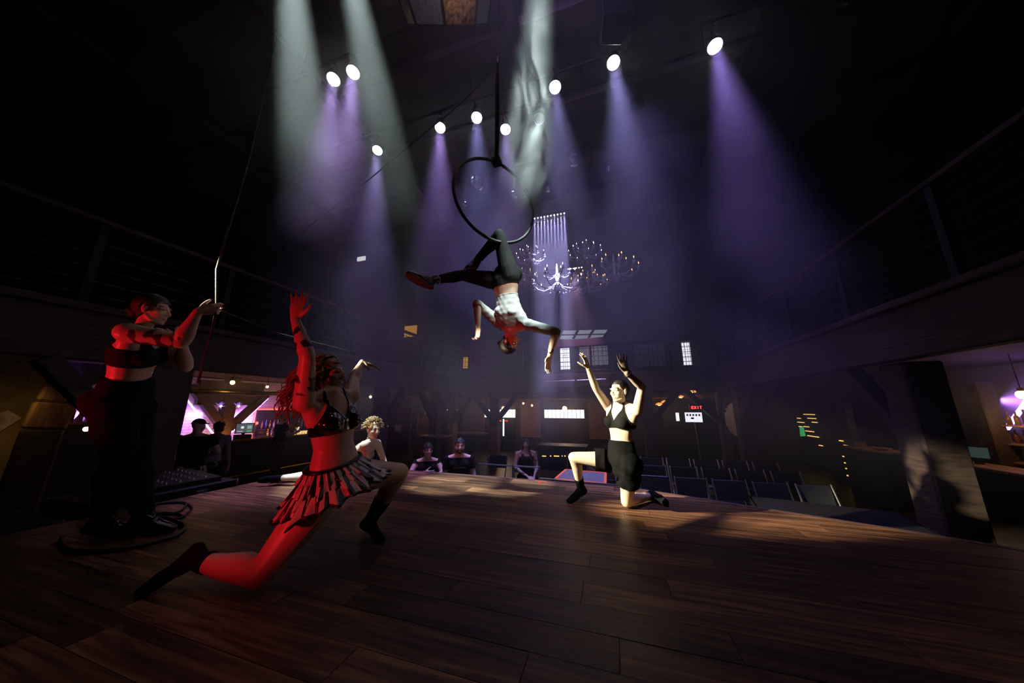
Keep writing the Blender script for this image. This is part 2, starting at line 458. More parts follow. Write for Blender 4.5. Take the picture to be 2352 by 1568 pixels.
railing((BXL, -1.0), (BXL, BYB - 0.2), 'black wire railing along the balcony above the purple bar')

# ------------------------------------------------------------------ timber posts with knee braces
def post(x, y, label, w=0.30, dirs=((1, 0), (-1, 0)), lower=None, ztop=BZ0):
    p = thing('timber_post', label, 'post', (x, y, FZ), 'timber posts under the balcony'); p['kind'] = 'structure'
    MB().box((x - w/2, y - w/2, FZ), (x + w/2, y + w/2, ztop)).build('shaft', M_TIMBER, p, bevel=0.02)
    MB().box((x - w/2 - 0.05, y - w/2 - 0.05, FZ), (x + w/2 + 0.05, y + w/2 + 0.05, FZ + 0.14)).build('plinth', M_TIMBER, p)
    if lower:
        MB().box((x - w/2 - 0.02, y - w/2 - 0.02, FZ + 0.14), (x + w/2 + 0.02, y + w/2 + 0.02, lower)).build('post_boxing', M_BROWN, p)
    for dx, dy in dirs:
        MB().beam((x + dx * w * 0.4, y + dy * w * 0.4, ztop - 0.95), (x + dx * 0.95, y + dy * 0.95, ztop), 0.17, 0.2, (-dy, dx, 0)).build('knee_brace', M_TIMBER, p, bevel=0.015)
    return p
post(PY(1037, 1000, BYB).x, BYB, 'braced timber post between the two seated men', dirs=((1, 0), (-1, 0)), lower=0.25)
post(PY(1136, 1000, BYB).x, BYB, 'braced timber post beside the tall neon lit door', dirs=((1, 0), (-1, 0)), lower=0.2)
post(1.05, BYB, 'braced timber post behind the kneeling dancer in black shorts', dirs=((1, 0), (-1, 0)))
post(BXR, 9.4, 'braced timber post beside the hanging wooden barrel end', w=0.34, dirs=((0, 1), (0, -1), (1, 0)))
post(BXR, 11.0, 'timber post beside the glowing exit sign', w=0.26, dirs=((0, -1), (-1, 0)))
post(3.42, 4.95, 'thick dark timber post between the chairs and the far bar', w=0.36, dirs=((0, 1),))
post(BXL, 2.45, 'thick dark timber post behind the standing rope puller', w=0.42, dirs=((0, -1),))
post(BXL, 6.6, 'dark timber post between the bar and the stage', w=0.3, dirs=((0, 1),))
post(BXL - 0.05, 9.3, 'dark timber post left of the arched cabinet', w=0.3, dirs=((0, 1), (0, -1)))

# ------------------------------------------------------------------ windows
def window(n, x0, x1, z0, z1, nx, nz, pane, label, Y=YB, frame=M_BLACK, bar=0.018, extra=None):
    w = thing('window_%d' % n, label, 'window', ((x0 + x1) / 2, Y - 0.05, z0)); w['kind'] = 'structure'
    f = MB()
    for (a, b, c, d) in ((x0 - 0.06, x1 + 0.06, z1, z1 + 0.06), (x0 - 0.06, x1 + 0.06, z0 - 0.06, z0), (x0 - 0.06, x0, z0, z1), (x1, x1 + 0.06, z0, z1)):
        f.box((a, Y - 0.08, c), (b, Y + 0.02, d))
    f.build('window_frame', frame, w)
    pw = (x1 - x0) / nx; ph = (z1 - z0) / nz
    for i in range(nx):
        for j in range(nz):
            m = pane[(i * nz + j) % len(pane)] if isinstance(pane, list) else pane
            MB().box((x0 + i * pw + bar / 2, Y - 0.035, z0 + j * ph + bar / 2), (x0 + (i + 1) * pw - bar / 2, Y - 0.02, z0 + (j + 1) * ph - bar / 2)).build('pane', m, w)
    return w
for n, (a, b, lab) in enumerate([(888, 932, 'low strip window glimpsed behind the curly haired dancer'), (978, 1052, 'low strip window behind the arched cabinet'),
                                 (1112, 1184, 'low strip window above the neon lit door'), (1250, 1342, 'brightest low strip window under the violet beam')]):
    window(n + 1, PY(a, 945, YB - 0.03).x, PY(b, 945, YB - 0.03).x, 0.42, 0.80, 10, 1, M_DAY, lab)
w5 = PY(1286, 800, YB - 0.03), PY(1310, 848, YB - 0.03)
window(5, w5[0].x, w5[1].x, w5[1].z, w5[0].z, 2, 3, M_DAY, 'bright narrow upper window behind the rear railing')
w6 = PY(1330, 797, YB - 0.03), PY(1398, 838, YB - 0.03)
window(6, w6[0].x, w6[1].x, w6[1].z, w6[0].z, 6, 4, M_DAYDIM, 'wide dim upper window with a fine grid of bars')
w7 = PY(1564, 786, YB - 0.03), PY(1590, 838, YB - 0.03)
window(7, w7[0].x, w7[1].x, w7[1].z, w7[0].z, 3, 6, M_DAY, 'bright upper window with a close grid of bars')
w8 = PY(1454, 790, YB - 0.03), PY(1530, 840, YB - 0.03)
window(8, w8[0].x, w8[1].x, w8[1].z, w8[0].z, 4, 2, mat('night_pane', (0.08, 0.08, 0.10), 0.3, emit=(0.3, 0.3, 0.38), estr=0.03), 'unlit upper window right of the dim one')
window(9, PY(928, 770, YB - 0.03).x, PY(958, 770, YB - 0.03).x, PY(940, 774, YB - 0.03).z, PY(940, 748, YB - 0.03).z, 4, 1, M_AMBERP, 'amber upper window behind the outstretched shoe')
window(10, PY(1064, 820, YB - 0.03).x, PY(1076, 820, YB - 0.03).x, PY(1070, 846, YB - 0.03).z, PY(1070, 820, YB - 0.03).z, 2, 3, M_AMBERP, 'tiny amber upper window left of the hanging performer')

# roof lights in the low roof over the balcony
def rooflight(pix, t, nx, label, m):
    pts = [P(x, y, t_) for (x, y), t_ in zip(pix, t)]
    w = thing('roof_window', label, 'window', pts[0]); w['kind'] = 'structure'
    n = (pts[1] - pts[0]).cross(pts[3] - pts[0]).normalized() * 0.04
    for i in range(nx):
        a, b = i / nx + 0.03, (i + 1) / nx - 0.03
        for j in range(2):
            c, d = j / 2 + 0.05, (j + 1) / 2 - 0.05
            q = [(pts[0].lerp(pts[1], s)).lerp(pts[3].lerp(pts[2], s), r) for s, r in ((a, c), (b, c), (b, d), (a, d))]
            MB().prism(q, n).build('pane', m, w)
    fr = MB()
    for i in range(nx + 1):
        fr.beam(pts[0].lerp(pts[1], i / nx), pts[3].lerp(pts[2], i / nx), 0.07, 0.08)
    for r in (0, 0.5, 1):
        fr.beam(pts[0].lerp(pts[3], r), pts[1].lerp(pts[2], r), 0.05, 0.06)
    fr.build('window_frame', M_BLACK, w)
rooflight([(1292, 757), (1400, 755), (1384, 778), (1282, 780)], (13.2, 13.2, 13.9, 13.9), 3, 'sloping roof light of three panes above the header beam', mat('roof_pane', (0.5, 0.55, 0.65), 0.4, emit=(0.72, 0.78, 0.9), estr=0.32))
rooflight([(1556, 724), (1579, 700), (1580, 748), (1558, 752)], (13.0, 13.0, 13.6, 13.6), 1, 'small pointed roof light above the bright barred window', mat('roof_pane2', (0.5, 0.55, 0.65), 0.4, emit=(0.8, 0.82, 0.9), estr=0.30))
# brick piers between the strip windows
for a, b, lab in ((1062, 1112, 'red brick pier between the strip windows'), (1196, 1240, 'dim red brick pier behind the tattooed woman'), (1352, 1400, 'dim brick pier behind the kneeling dancer')):
    x0, x1 = PY(a, 960, YB - 0.1).x, PY(b, 960, YB - 0.1).x
    struct(MB().box((x0, YB - 0.13, -0.42), (x1, YB + 0.01, 1.25)).build('brick_pier', M_BRICK), lab, 'wall')
# warm wooden soffit under the rear balcony
sof = struct(MB().box((BXL - 4, BYB + 0.3, BZ0 - 0.12), (BXR, YB, BZ0 - 0.06)).build('soffit', M_SOFFIT), 'warm wooden soffit under the rear balcony', 'ceiling')
for i in range(8):
    y = BYB + 0.5 + i * 0.42
    MB().box((BXL - 4, y, BZ0 - 0.2), (BXR, y + 0.07, BZ0 - 0.12)).build('soffit_board', M_SOFFIT, sof)

# ------------------------------------------------------------------ people: one continuous skin each
def V3(a): return np.array(a, float)
def nrm(a):
    a = np.array(a, float); l = np.linalg.norm(a)
    return a / l if l > 1e-9 else a
def rot_about(v, ax, ang):
    ax = nrm(ax); v = np.array(v, float)
    return v * math.cos(ang) + np.cross(ax, v) * math.sin(ang) + ax * (ax @ v) * (1 - math.cos(ang))
class Skin:
    def __init__(s): s.mb = MB(); s.bones = []
    def limb(s, pts, rad, lab, flat=1.0, side=None, n=14):
        """round-ended tapering tube; rad may hold (side, depth) pairs"""
        pts = [V3(p) for p in pts]
        rad = [(r, r * flat) if not isinstance(r, tuple) else r for r in rad]
        for i in range(len(pts) - 1):
            s.bones.append((pts[i], pts[i + 1], max(rad[i]), max(rad[i + 1]), lab, i / max(1, len(pts) - 1), (i + 1) / max(1, len(pts) - 1)))
        d0 = nrm(pts[0] - pts[1]); d1 = nrm(pts[-1] - pts[-2])
        c0, c1 = min(rad[0]), min(rad[-1])
        P_ = [pts[0] + d0 * c0 * .98, pts[0] + d0 * c0 * .8, pts[0] + d0 * c0 * .45] + pts + [pts[-1] + d1 * c1 * .45, pts[-1] + d1 * c1 * .8, pts[-1] + d1 * c1 * .98]
        k0, k1 = rad[0], rad[-1]
        R_ = [(k0[0]*.2, k0[1]*.2), (k0[0]*.6, k0[1]*.6), (k0[0]*.89, k0[1]*.89)] + rad + [(k1[0]*.89, k1[1]*.89), (k1[0]*.6, k1[1]*.6), (k1[0]*.2, k1[1]*.2)]
        k = len(P_); vs = []; px = None
        for i, p in enumerate(P_):
            d = nrm(P_[min(i + 1, k - 1)] - P_[max(i - 1, 0)])
            if side is not None:
                sd = side[min(max(i - 3, 0), len(side) - 1)] if isinstance(side, list) else side
                x = nrm(V3(sd) - d * (V3(sd) @ d))
            elif px is None:
                x = nrm(np.cross(d, [0, 0, 1] if abs(d[2]) < .9 else [1, 0, 0]))
            else: x = nrm(px - d * (px @ d))
            px = x; y = np.cross(d, x)
            for j in range(n):
                a = 2 * math.pi * j / n
                vs.append(p + x * (math.cos(a) * R_[i][0]) + y * (math.sin(a) * R_[i][1]))
        fs = []
        for i in range(k - 1):
            fs += [(i*n + j, i*n + (j+1) % n, (i+1)*n + (j+1) % n, (i+1)*n + j) for j in range(n)]
        fs += [tuple(range(n))[::-1], tuple(range((k-1)*n, k*n))]
        s.mb.add(vs, fs)
    def ball(s, c, r, lab, R=None):
        c = V3(c); r = (r, r, r) if isinstance(r, (int, float)) else r
        s.mb.ell(Vector(c), r, R, 16, 10)
        if lab: s.bones.append((c, c + 1e-4, min(r), min(r), lab, 0.5, 0.5))

def hand(S, wr, fd, th, left, curl, sc, lab, spread=0.07, tcurl=0.25, curls=None):
    fd = nrm(fd); th = nrm(V3(th) - fd * (V3(th) @ fd))
    pn = np.cross(fd, th) if left else np.cross(th, fd)
    w = V3(wr)
    S.limb([w, w + fd*.03*sc, w + fd*.062*sc, w + fd*.088*sc], [(.026*sc, .019*sc), (.034*sc, .017*sc), (.040*sc, .015*sc), (.040*sc, .012*sc)], lab, side=th)
    base = [(.031, .088, .076), (.0105, .093, .084), (-.0105, .089, .078), (-.030, .080, .061)]
    for k, (o, f0, ln) in enumerate(base):
        cu = curls[k] if curls else curl
        d = rot_about(fd, pn, -(1.5 - k) * spread if not left else (1.5 - k) * spread)
        if (d - fd) @ th * (1.5 - k) < 0: d = rot_about(fd, pn, (1.5 - k) * spread if not left else -(1.5 - k) * spread)
        ax = np.cross(d, pn)
        p = w + th * o * sc + fd * f0 * sc
        pts = [p - fd*.012*sc, p]; dd = d
        for q, fr in enumerate((.46, .30, .24)):
            dd = rot_about(dd, ax, cu * (0.8 if q == 0 else 1.0))
            p = p + dd * ln * fr * sc; pts.append(p)
        S.limb(pts, [.0088*sc, .0088*sc, .0082*sc, .0076*sc, .0062*sc], lab, n=8)
    b = w + fd*.022*sc + th*.022*sc
    d = nrm(fd*.62 + th*.70 + pn*.35)
    p1 = b + d*.042*sc; d2 = nrm(d + fd*.25 - th*.15*0 + pn*tcurl); p2 = p1 + d2*.032*sc; d3 = nrm(d2 + fd*.2 + pn*tcurl*.6); p3 = p2 + d3*.024*sc
    S.limb([b, p1, p2, p3], [.015*sc, .0125*sc, .0105*sc, .008*sc], lab, n=8)

class Body: pass
def person(label, J, head_f, head_u, hands, fem=True, s=1.0, fat=1.0, skin=(0.62, 0.40, 0.30), vox=0.0054, group=None, chest_f=None, paint=None, fine=True, legs=True, bust=1.0, name='person', rough=0.42, legfat=1.0, armfat=1.0):
    J = {k: V3(v) for k, v in J.items()}
    S = Skin(); f_ = fat
    hipx = nrm(J['hipR'] - J['hipL']); shx = nrm(J['shR'] - J['shL'])
    up = nrm(J['neck'] - J['pel'])
    if 'waist' not in J: J['waist'] = J['pel'] * .62 + J['neck'] * .38
    if 'chest' not in J: J['chest'] = J['pel'] * .30 + J['neck'] * .70
    fw = nrm(np.cross(up, shx)); fwh = nrm(np.cross(up, hipx))
    g = 1.0 if fem else 1.10
    wp = [J['pel'] - up*.075*s, J['pel'], J['pel']*.5 + J['waist']*.5, J['waist'], J['waist']*.5 + J['chest']*.5, J['chest'], J['chest']*.55 + J['neck']*.45, J['chest']*.2 + J['neck']*.8, J['neck'] + up*.01*s]
    if fem: rr = [(.115,.085),(.158,.112),(.148,.102),(.116,.086),(.126,.093),(.142,.103),(.138,.088),(.105,.066),(.055,.052)]
    else:   rr = [(.105,.088),(.150,.112),(.148,.108),(.140,.100),(.152,.108),(.168,.118),(.165,.102),(.120,.072),(.060,.056)]
    sd = [nrm(hipx*(1-t) + shx*t) for t in (0, 0, .15, .35, .6, .85, 1, 1, 1)]
    S.limb(wp, [(a*s*f_, b*s*f_) for a, b in rr], 'torso', side=sd, n=20)
    for sg, sh in ((1, 'shR'), (-1, 'shL')):
        if fem: S.ball(J['chest'] + fw*.068*s + shx*sg*.072*s - up*.008*s, (.062*s*bust,)*3, 'torso')
        else: S.ball(J['chest'] + fw*.062*s + shx*sg*.075*s + up*.02*s, (.075*s, .045*s, .06*s), 'torso', Matrix((Vector(shx), Vector(fw), Vector(up))).transposed())
        if legs: S.ball(J['pel'] - fwh*.055*s + hipx*sg*.075*s - up*.045*s, .092*s*f_, 'torso')
        S.limb([J['neck'] + up*.02*s, J['neck']*.45 + J[sh]*.55 + up*.012*s, J[sh]], [.045*s*g, .042*s*g, .046*s*g], 'torso')
        S.limb([J['chest'] + shx*sg*.10*s, J[sh]*.8 + J['chest']*.2], [.062*s*g, .050*s*g], 'torso')
    for sd_ in 'LR':
        a, b, c = J['sh'+sd_], J['el'+sd_], J['wr'+sd_]
        S.limb([a, a*.7+b*.3, a*.4+b*.6, b], [.050*s*g*f_*armfat, .046*s*g*f_*armfat, .042*s*g*f_*armfat, .036*s*g*f_*armfat], 'uarm'+sd_)
        S.limb([b, b*.75+c*.25, b*.4+c*.6, c], [.037*s*g*f_*armfat, .039*s*g*f_*armfat, .033*s*g*(armfat*.6 + .4), .024*s*g*(armfat*.4 + .6)], 'farm'+sd_)
        h = hands.get(sd_)
        if h: hand(S, c, h[0], h[1], sd_ == 'L', h[2], s * (1.0 if fem else 1.08), 'hand'+sd_, **(h[3] if len(h) > 3 else {}))
        if legs and 'knee'+sd_ in J:
            a, b, c = J['hip'+sd_], J['knee'+sd_], J['ank'+sd_]
            S.limb([a, a*.75+b*.25, a*.4+b*.6, b], [.092*s*f_, .088*s*f_*legfat, .070*s*f_*legfat, .053*s*f_*legfat], 'thigh'+sd_)
            bk = nrm(np.cross(np.cross(b-a, c-b), c-b)) if np.linalg.norm(np.cross(b-a, c-b)) > 1e-4 else np.zeros(3)
            cal = b*.72 + c*.28
            cb_ = nrm((a - b) - nrm(c-b) * ((a-b) @ nrm(c-b))) * .012 * s if np.linalg.norm(np.cross(b-a, c-b)) > .02 else np.zeros(3)
            S.limb([b, cal + cb_, b*.4+c*.6, c], [.051*s*f_*legfat, .056*s*f_*legfat, .043*s*f_*legfat, .033*s*(legfat*.4 + .6)], 'shin'+sd_)
            if 'toe'+sd_ in J:
                k = nrm(c - b); tv = J['toe'+sd_] - c; fd = nrm(tv - k * (tv @ k))
                fd = nrm(fd + nrm(tv) * .8); sole = nrm(k - fd * (k @ fd))
                heel = c + sole*.045*s - fd*.035*s
                toe = J['toe'+sd_]; ball = c*.3 + toe*.7 + sole*.012*s; tip = toe + nrm(toe - c)*.045*s
                lat = np.cross(fd, sole)
                S.limb([heel, c*.55+toe*.45 + sole*.01*s, ball, tip], [(.030*s,.030*s), (.034*s,.030*s), (.042*s,.022*s), (.030*s,.014*s)], 'foot'+sd_, side=lat)
                S.limb([c, c*.6+toe*.4], [.034*s, .030*s], 'foot'+sd_)
                S.limb([c*.9+b*.1, heel], [.034*s, .029*s], 'foot'+sd_)
    # head
    hy = nrm(head_f); hz = nrm(V3(head_u) - hy * (V3(head_u) @ hy)); hx = np.cross(hy, hz)
    HR = Matrix((Vector(hx), Vector(hy), Vector(hz))).transposed()
    hc = J['head']; q = s * (1.0 if fem else 1.05)
    def H_(x, y, z): return hc + (hx*x + hy*y + hz*z) * q
    S.limb([J['neck'] - up*.02*s, J['neck']*.5 + H_(0, -.022, -.07)*.5, H_(0, -.018, -.055)], [.050*s*g, .046*s*g, .047*s*g], 'neck')
    def hb(x, y, z, a, b, c, lab='head'): S.ball(H_(x, y, z), (a*q, b*q, c*q), lab, HR)
    hb(0, -.014, .030, .072, .092, .083)
    hb(0, .027, -.018, .057, .060, .077)
    hb(0, .062, -.095, .019, .017, .014)
    hb(0, .058, -.064, .030, .022, .026)
    hb(0, .020, -.055, .050, .045, .040)
    for e in (-1, 1):
        S.limb([H_(e*.050, -.002, -.045), H_(e*.041, .020, -.074), H_(e*.012, .058, -.095)], [.012*q, .013*q, .014*q], 'head', n=10)
        hb(e*.037, .057, -.024, .020, .020, .017)
        hb(e*.0105, .089, -.037, .0075, .0085, .0070)
        hb(e*.027, .076, .021, .023, .011, .007)
        hb(e*.032, .0665, .012, .0165, .0125, .0060)
        hb(e*.032, .0665, -.0085, .0165, .0120, .0050)
        hb(e*.075, -.004, -.006, .007, .017, .029)
        hb(e*.072, .000, -.028, .006, .010, .012)
    S.limb([H_(0, .077, .022), H_(0, .089, -.004), H_(0, .099, -.029)], [.0095*q, .0085*q, .0100*q], 'head', n=8)
    hb(0, .0790, -.0625, .020, .0068, .0048)
    hb(0, .0775, -.0725, .0180, .0070, .0055)
    # union
    me = S.mb.mesh('tmp', M_BLACK); ob = bpy.data.objects.new('tmp', me); COL.objects.link(ob)
    md = ob.modifiers.new('r', 'REMESH'); md.mode = 'VOXEL'; md.voxel_size = vox; md.adaptivity = 0
    dg = bpy.context.evaluated_depsgraph_get(); dg.update()
    m2 = bpy.data.meshes.new_from_object(ob.evaluated_get(dg)); bpy.data.objects.remove(ob); bpy.data.meshes.remove(me)
    n = len(m2.vertices); co = np.empty(n*3); m2.vertices.foreach_get('co', co); co = co.reshape(-1, 3)
    ne = len(m2.edges); ed = np.empty(ne*2, int); m2.edges.foreach_get('vertices', ed); ed = ed.reshape(-1, 2)
    labs = sorted({b[4] for b in S.bones}); best = np.full(n, 1e9); lab = np.zeros(n, int); tp = np.zeros(n)
    for (a, b, ra, rb, lb, t0, t1) in S.bones:
        d = b - a; l2 = d @ d
        t = np.clip(((co - a) @ d) / l2, 0, 1)
        dist = np.linalg.norm(co - a - t[:, None]*d, axis=1) - (ra + (rb-ra)*t)
        k = dist < best; best[k] = dist[k]; lab[k] = labs.index(lb); tp[k] = (t0 + (t1-t0)*t)[k]
    LB = {l: i for i, l in enumerate(labs)}
    wgt = np.full(n, 0.5)
    hm = (lab == LB['head'])
    deg = np.zeros(n); np.add.at(deg, ed[:, 0], 1); np.add.at(deg, ed[:, 1], 1); deg[deg == 0] = 1
    def smooth(c, w, it):
        for _ in range(it):
            a = np.zeros_like(c); np.add.at(a, ed[:, 0], c[ed[:, 1]]); np.add.at(a, ed[:, 1], c[ed[:, 0]])
            c = c + (a / deg[:, None] - c) * w[:, None]
        return c
    hand_m = np.isin(lab, [LB[l] for l in labs if l.startswith('hand')])
    wb = np.where(hm | hand_m, 0.0, 0.6)
    co = smooth(co, np.full(n, 0.5), 2)
    co = smooth(co, np.where(hm, 0.4, 0.0), 2)
    co = smooth(co, wb, int(8 * 0.0045 / vox) + 1)
    B = Body(); B.LB = LB; B.lab = lab; B.tp = tp; B.J = J; B.q = q; B.s = s
    B.hl = ((co - hc) @ np.stack([hx, hy, hz], 1)) / q
    # eye sockets and philtrum pressed into the face
    if fine:
        h = B.hl
        for e in (-1, 1):
            dd = ((h[:,0]-e*.020)/.013)**2 + ((h[:,2]-.004)/.011)**2
            k = np.where((h[:,1] > .04) & hm, np.exp(-dd) * .0055 * q, 0); co = co - k[:,None]*hy
            dd = ((h[:,0]-e*.031)/.022)**2 + ((h[:,2]-.013)/.006)**2
            k = np.where((h[:,1] > .04) & hm, np.exp(-dd) * .0035 * q, 0); co = co - k[:,None]*hy
        dd = (h[:,0]/.02)**2 + ((h[:,2]+.0685)/.0022)**2
        k = np.where((h[:,1] > .06) & hm, np.exp(-dd) * .0035 * q, 0); co = co - k[:,None]*hy
    m2.vertices.foreach_set('co', co.ravel()); m2.update()
    no = np.empty(n*3); m2.vertices.foreach_get('normal', no); no = no.reshape(-1, 3)
    ax = J['neck'] - J['pel']; al = np.linalg.norm(ax)
    B.co, B.no, B.ed = co, no, ed
    B.ta = ((co - J['pel']) @ (ax/al)) / al
    mid = J['pel'] + np.clip(B.ta, -1, 2)[:, None]*ax
    B.tx = (co - mid) @ shx; B.ty = (co - mid) @ fw
    B.up, B.fw, B.shx, B.hx, B.hy, B.hz, B.hc = up, fw, shx, hx, hy, hz, hc
    B.H_ = H_; B.hm = hm
    # skin colours that belong to the skin: lips, brows, ink
    col = np.ones((n, 4)); col[:, :3] = skin
    h = B.hl
    if fine:
        lip = hm & (h[:,1] > .07) & (((h[:,0]/.022)**2 + ((h[:,2]+.0680)/.0095)**2) < 1)
        col[lip, :3] = np.array(skin) * (np.array([.78, .50, .52]) if fem else np.array([.85, .6, .6]))
        for e in (-1, 1):
            br = hm & (h[:,1] > .055) & (np.abs(h[:,2] - .027 + (np.abs(h[:,0])-.032)**2*8) < .0042) & (np.abs(h[:,0]*e - .031) < .018)
            col[br, :3] = (.03, .02, .018)
            ln = hm & (h[:,1] > .05) & ((((h[:,0]-e*.032)/.019)**2 + ((h[:,2]-.002)/.0085)**2) < 1)
            col[ln, :3] = np.array(skin) * (.30 if fem else .5)
    if paint: paint(B, col)
    at = m2.color_attributes.new('tint', 'FLOAT_COLOR', 'POINT'); at.data.foreach_set('color', col.ravel())
    m2.materials.clear(); m2.materials.append(mat('skin_%.2f' % rough, (.6, .4, .3), rough, attr='tint', spec=0.45))
    m2.polygons.foreach_set('use_smooth', [True]*len(m2.polygons)); m2.name = 'body'
    o = bpy.data.objects.new(name, m2); COL.objects.link(o)
    base = co.min(0)
    tag(o, label, 'person', group)
    B.obj = o; B.mesh = m2
    np_ = len(m2.polygons)
    B.faces = np.empty(np_*4, int)
    if sum(len(p.vertices) for p in m2.polygons[:1]) == 4 and len(m2.loops) == np_*4:
        m2.loops.foreach_get('vertex_index', B.faces); B.faces = B.faces.reshape(-1, 4)
    else:
        B.faces = np.array([list(p.vertices)[:4] if len(p.vertices) >= 4 else list(p.vertices) + [p.vertices[-1]] for p in m2.polygons])
    if fine:
        for e in (-1, 1):
            em = MB(); c = Vector(H_(e*.0310, .0665, .002))
            em.ell(c, (.0118*q,)*3, HR, 12, 8)
            em.ell(c + Vector(hy)*.0068*q, (.0072*q, .0072*q, .0062*q), HR, 10, 6, 1)
            eo = em.build('eye', [mat('eye_white', (.42, .40, .39), .25), mat('iris', (.02, .014, .012), .15)], o, smooth=True)
    return B
def lm(B, *names):
    return np.isin(B.lab, [B.LB[n] for n in names if n in B.LB])
def garment(B, mask, off, name, material, thick=0.003, wrinkle=0.0, wscale=30.0, seed=0, smooth_edge=5, label=None, extra=None, shift=None):
    """cloth lifted off the skin where mask holds"""
    fm = mask[B.faces].all(1)
    fs = B.faces[fm]; use = np.unique(fs); idx = np.full(len(B.co), -1); idx[use] = np.arange(len(use))
    f2 = idx[fs]; c = B.co[use].copy(); nn = B.no[use]
    e = np.concatenate([f2[:, [0,1]], f2[:, [1,2]], f2[:, [2,3]], f2[:, [3,0]]]); es = np.sort(e, 1)
    key = es[:,0]*10**7 + es[:,1]; u, cnt = np.unique(key, return_counts=True)
    bk = u[cnt == 1]; be = np.stack([bk // 10**7, bk % 10**7], 1)
    o_ = off[use] if isinstance(off, np.ndarray) else np.full(len(use), off)
    for _ in range(smooth_edge):
        a = np.zeros_like(c); d = np.zeros(len(c))
        np.add.at(a, be[:,0], c[be[:,1]]); np.add.at(a, be[:,1], c[be[:,0]]); np.add.at(d, be[:,0], 1); np.add.at(d, be[:,1], 1)
        k = d > 0; c[k] += (a[k]/d[k][:,None] - c[k])*.5
    c = c + nn*o_[:,None]
    if wrinkle:
        r = np.random.RandomState(seed); w = np.zeros(len(c))
        for _ in range(6):
            k = r.normal(size=3)*wscale; w += np.sin(c@k + r.rand()*6.28)
        c = c + nn*(w*wrinkle/3)[:,None]
    if shift is not None: c = c + shift(B, use)
    me = bpy.data.meshes.new(name); me.from_pydata(c.tolist(), [], [tuple(dict.fromkeys(x)) for x in f2.tolist()])
    me.materials.append(material); me.polygons.foreach_set('use_smooth', [True]*len(me.polygons)); me.update()
    if extra is not None:
        # merge additional shapes into the same part
        off0 = len(me.vertices)
        vs = [tuple(v.co) for v in me.vertices] + extra.v; fs_ = [tuple(p.vertices) for p in me.polygons] + [tuple(i+off0 for i in f) for f in extra.f]
        me2 = bpy.data.meshes.new(name); me2.from_pydata(vs, [], fs_); me2.materials.append(material)
        me2.polygons.foreach_set('use_smooth', [True]*len(me2.polygons)); me2.update(); me = me2
    o = bpy.data.objects.new(name, me); COL.objects.link(o)
    if thick:
        sm = o.modifiers.new('solid', 'SOLIDIFY'); sm.thickness = thick; sm.offset = -1
    attach(o, B.obj)
    if label: o['label'] = label
    return o
def hair_mask(B, lo=-.075, slope=1.0, y0=-.05, front=.064):
    h = B.hl
    m = (B.hm | lm(B, 'neck')) & (h[:,2] > lo + (h[:,1] - y0)*slope) & (h[:,2] > lo)
    m &= ~((np.abs(h[:,0]) > .0705) & (h[:,2] < .03) & (h[:,1] > -.022))
    m &= ~((h[:,1] > .05) & (h[:,2] < front))
    return m
def lock(mb, p, path, r, curl, turns, seed, n=5, k=22):
    """one curling lock of hair following a path"""
    rr = random.Random(seed); pts = []; ph = rr.random()*6.28
    path = [Vector(q) for q in path]
    for i in range(k + 1):
        t = i / k * (len(path) - 1); j = min(int(t), len(path) - 2); f = t - j
        c = path[j].lerp(path[j+1], f)
        d = (path[min(j+1, len(path)-1)] - path[j]).normalized(); x, y, _ = basis(d)
        a = ph + turns*6.283*i/k; cr = curl*min(1, i/k*2.2)
        pts.append(c + x*math.cos(a)*cr + y*math.sin(a)*cr)
    mb.tube(pts, [r*(1 - .55*(i/k)) for i in range(k + 1)], n)
def shoe(B, side, material, sole_mat, name='shoe', lift=0.0, sole_h=0.03, up_h=0.10):
    """lace-up shoe: upper from the foot skin, a welted sole and laces"""
    J = B.J; c, b, toe = J['ank'+side], J['knee'+side], J['toe'+side]; s = B.s
    k = nrm(c - b); tv = toe - c; fd = nrm(tv - k*(tv @ k)); fd = nrm(fd + nrm(tv)*.8); sole = nrm(k - fd*(k @ fd)); lat = np.cross(fd, sole)
    m = lm(B, 'foot'+side) | (lm(B, 'shin'+side) & (np.linalg.norm(B.co - c, axis=1) < up_h*s))
    up = garment(B, m, 0.010, name, material, thick=0.004)
    sm = MB(); ring = []
    heel = c + sole*.045*s - fd*.035*s
    ctr = heel*.5 + toe*.5; L = np.linalg.norm(toe - heel)/2 + .055*s; dl = nrm(toe - heel)
    sn = nrm(sole - dl*(sole @ dl)); lt = np.cross(dl, sn)
    d0 = max(((B.co[lm(B, 'foot'+side)] - ctr) @ sn).max() - .012, 0)
    for i in range(24):
        a = 2*math.pi*i/24; w = .040 + .010*math.cos(a)
        ring.append(ctr + dl*math.cos(a)*L + lt*math.sin(a)*w*s*1.12 + sn*d0)
    sm.prism([Vector(p) for p in ring], Vector(sn*sole_h))
    so = sm.build('sole', sole_mat, None, bevel=0.004); so.parent = up; so.matrix_parent_inverse = Matrix.Identity(4)
    lc = MB()
    for i in range(4):
        t = .30 + .13*i; p = c*(1-t) + toe*t
        h = ((B.co[lm(B, 'foot'+side)] - p) @ -sole); near = np.abs((B.co[lm(B, 'foot'+side)] - p) @ fd) < .012
        hh = h[near].max() + .012 if near.any() else .03
        lc.tube([Vector(p + lat*.024*s*e - sole*(hh - .006*abs(e))) for e in (-1, -.5, 0, .5, 1)], .0035, 6)
    lo = lc.build('laces', mat('lace', (.03, .03, .03), .7), None); lo.parent = up; lo.matrix_parent_inverse = Matrix.Identity(4)
    return up

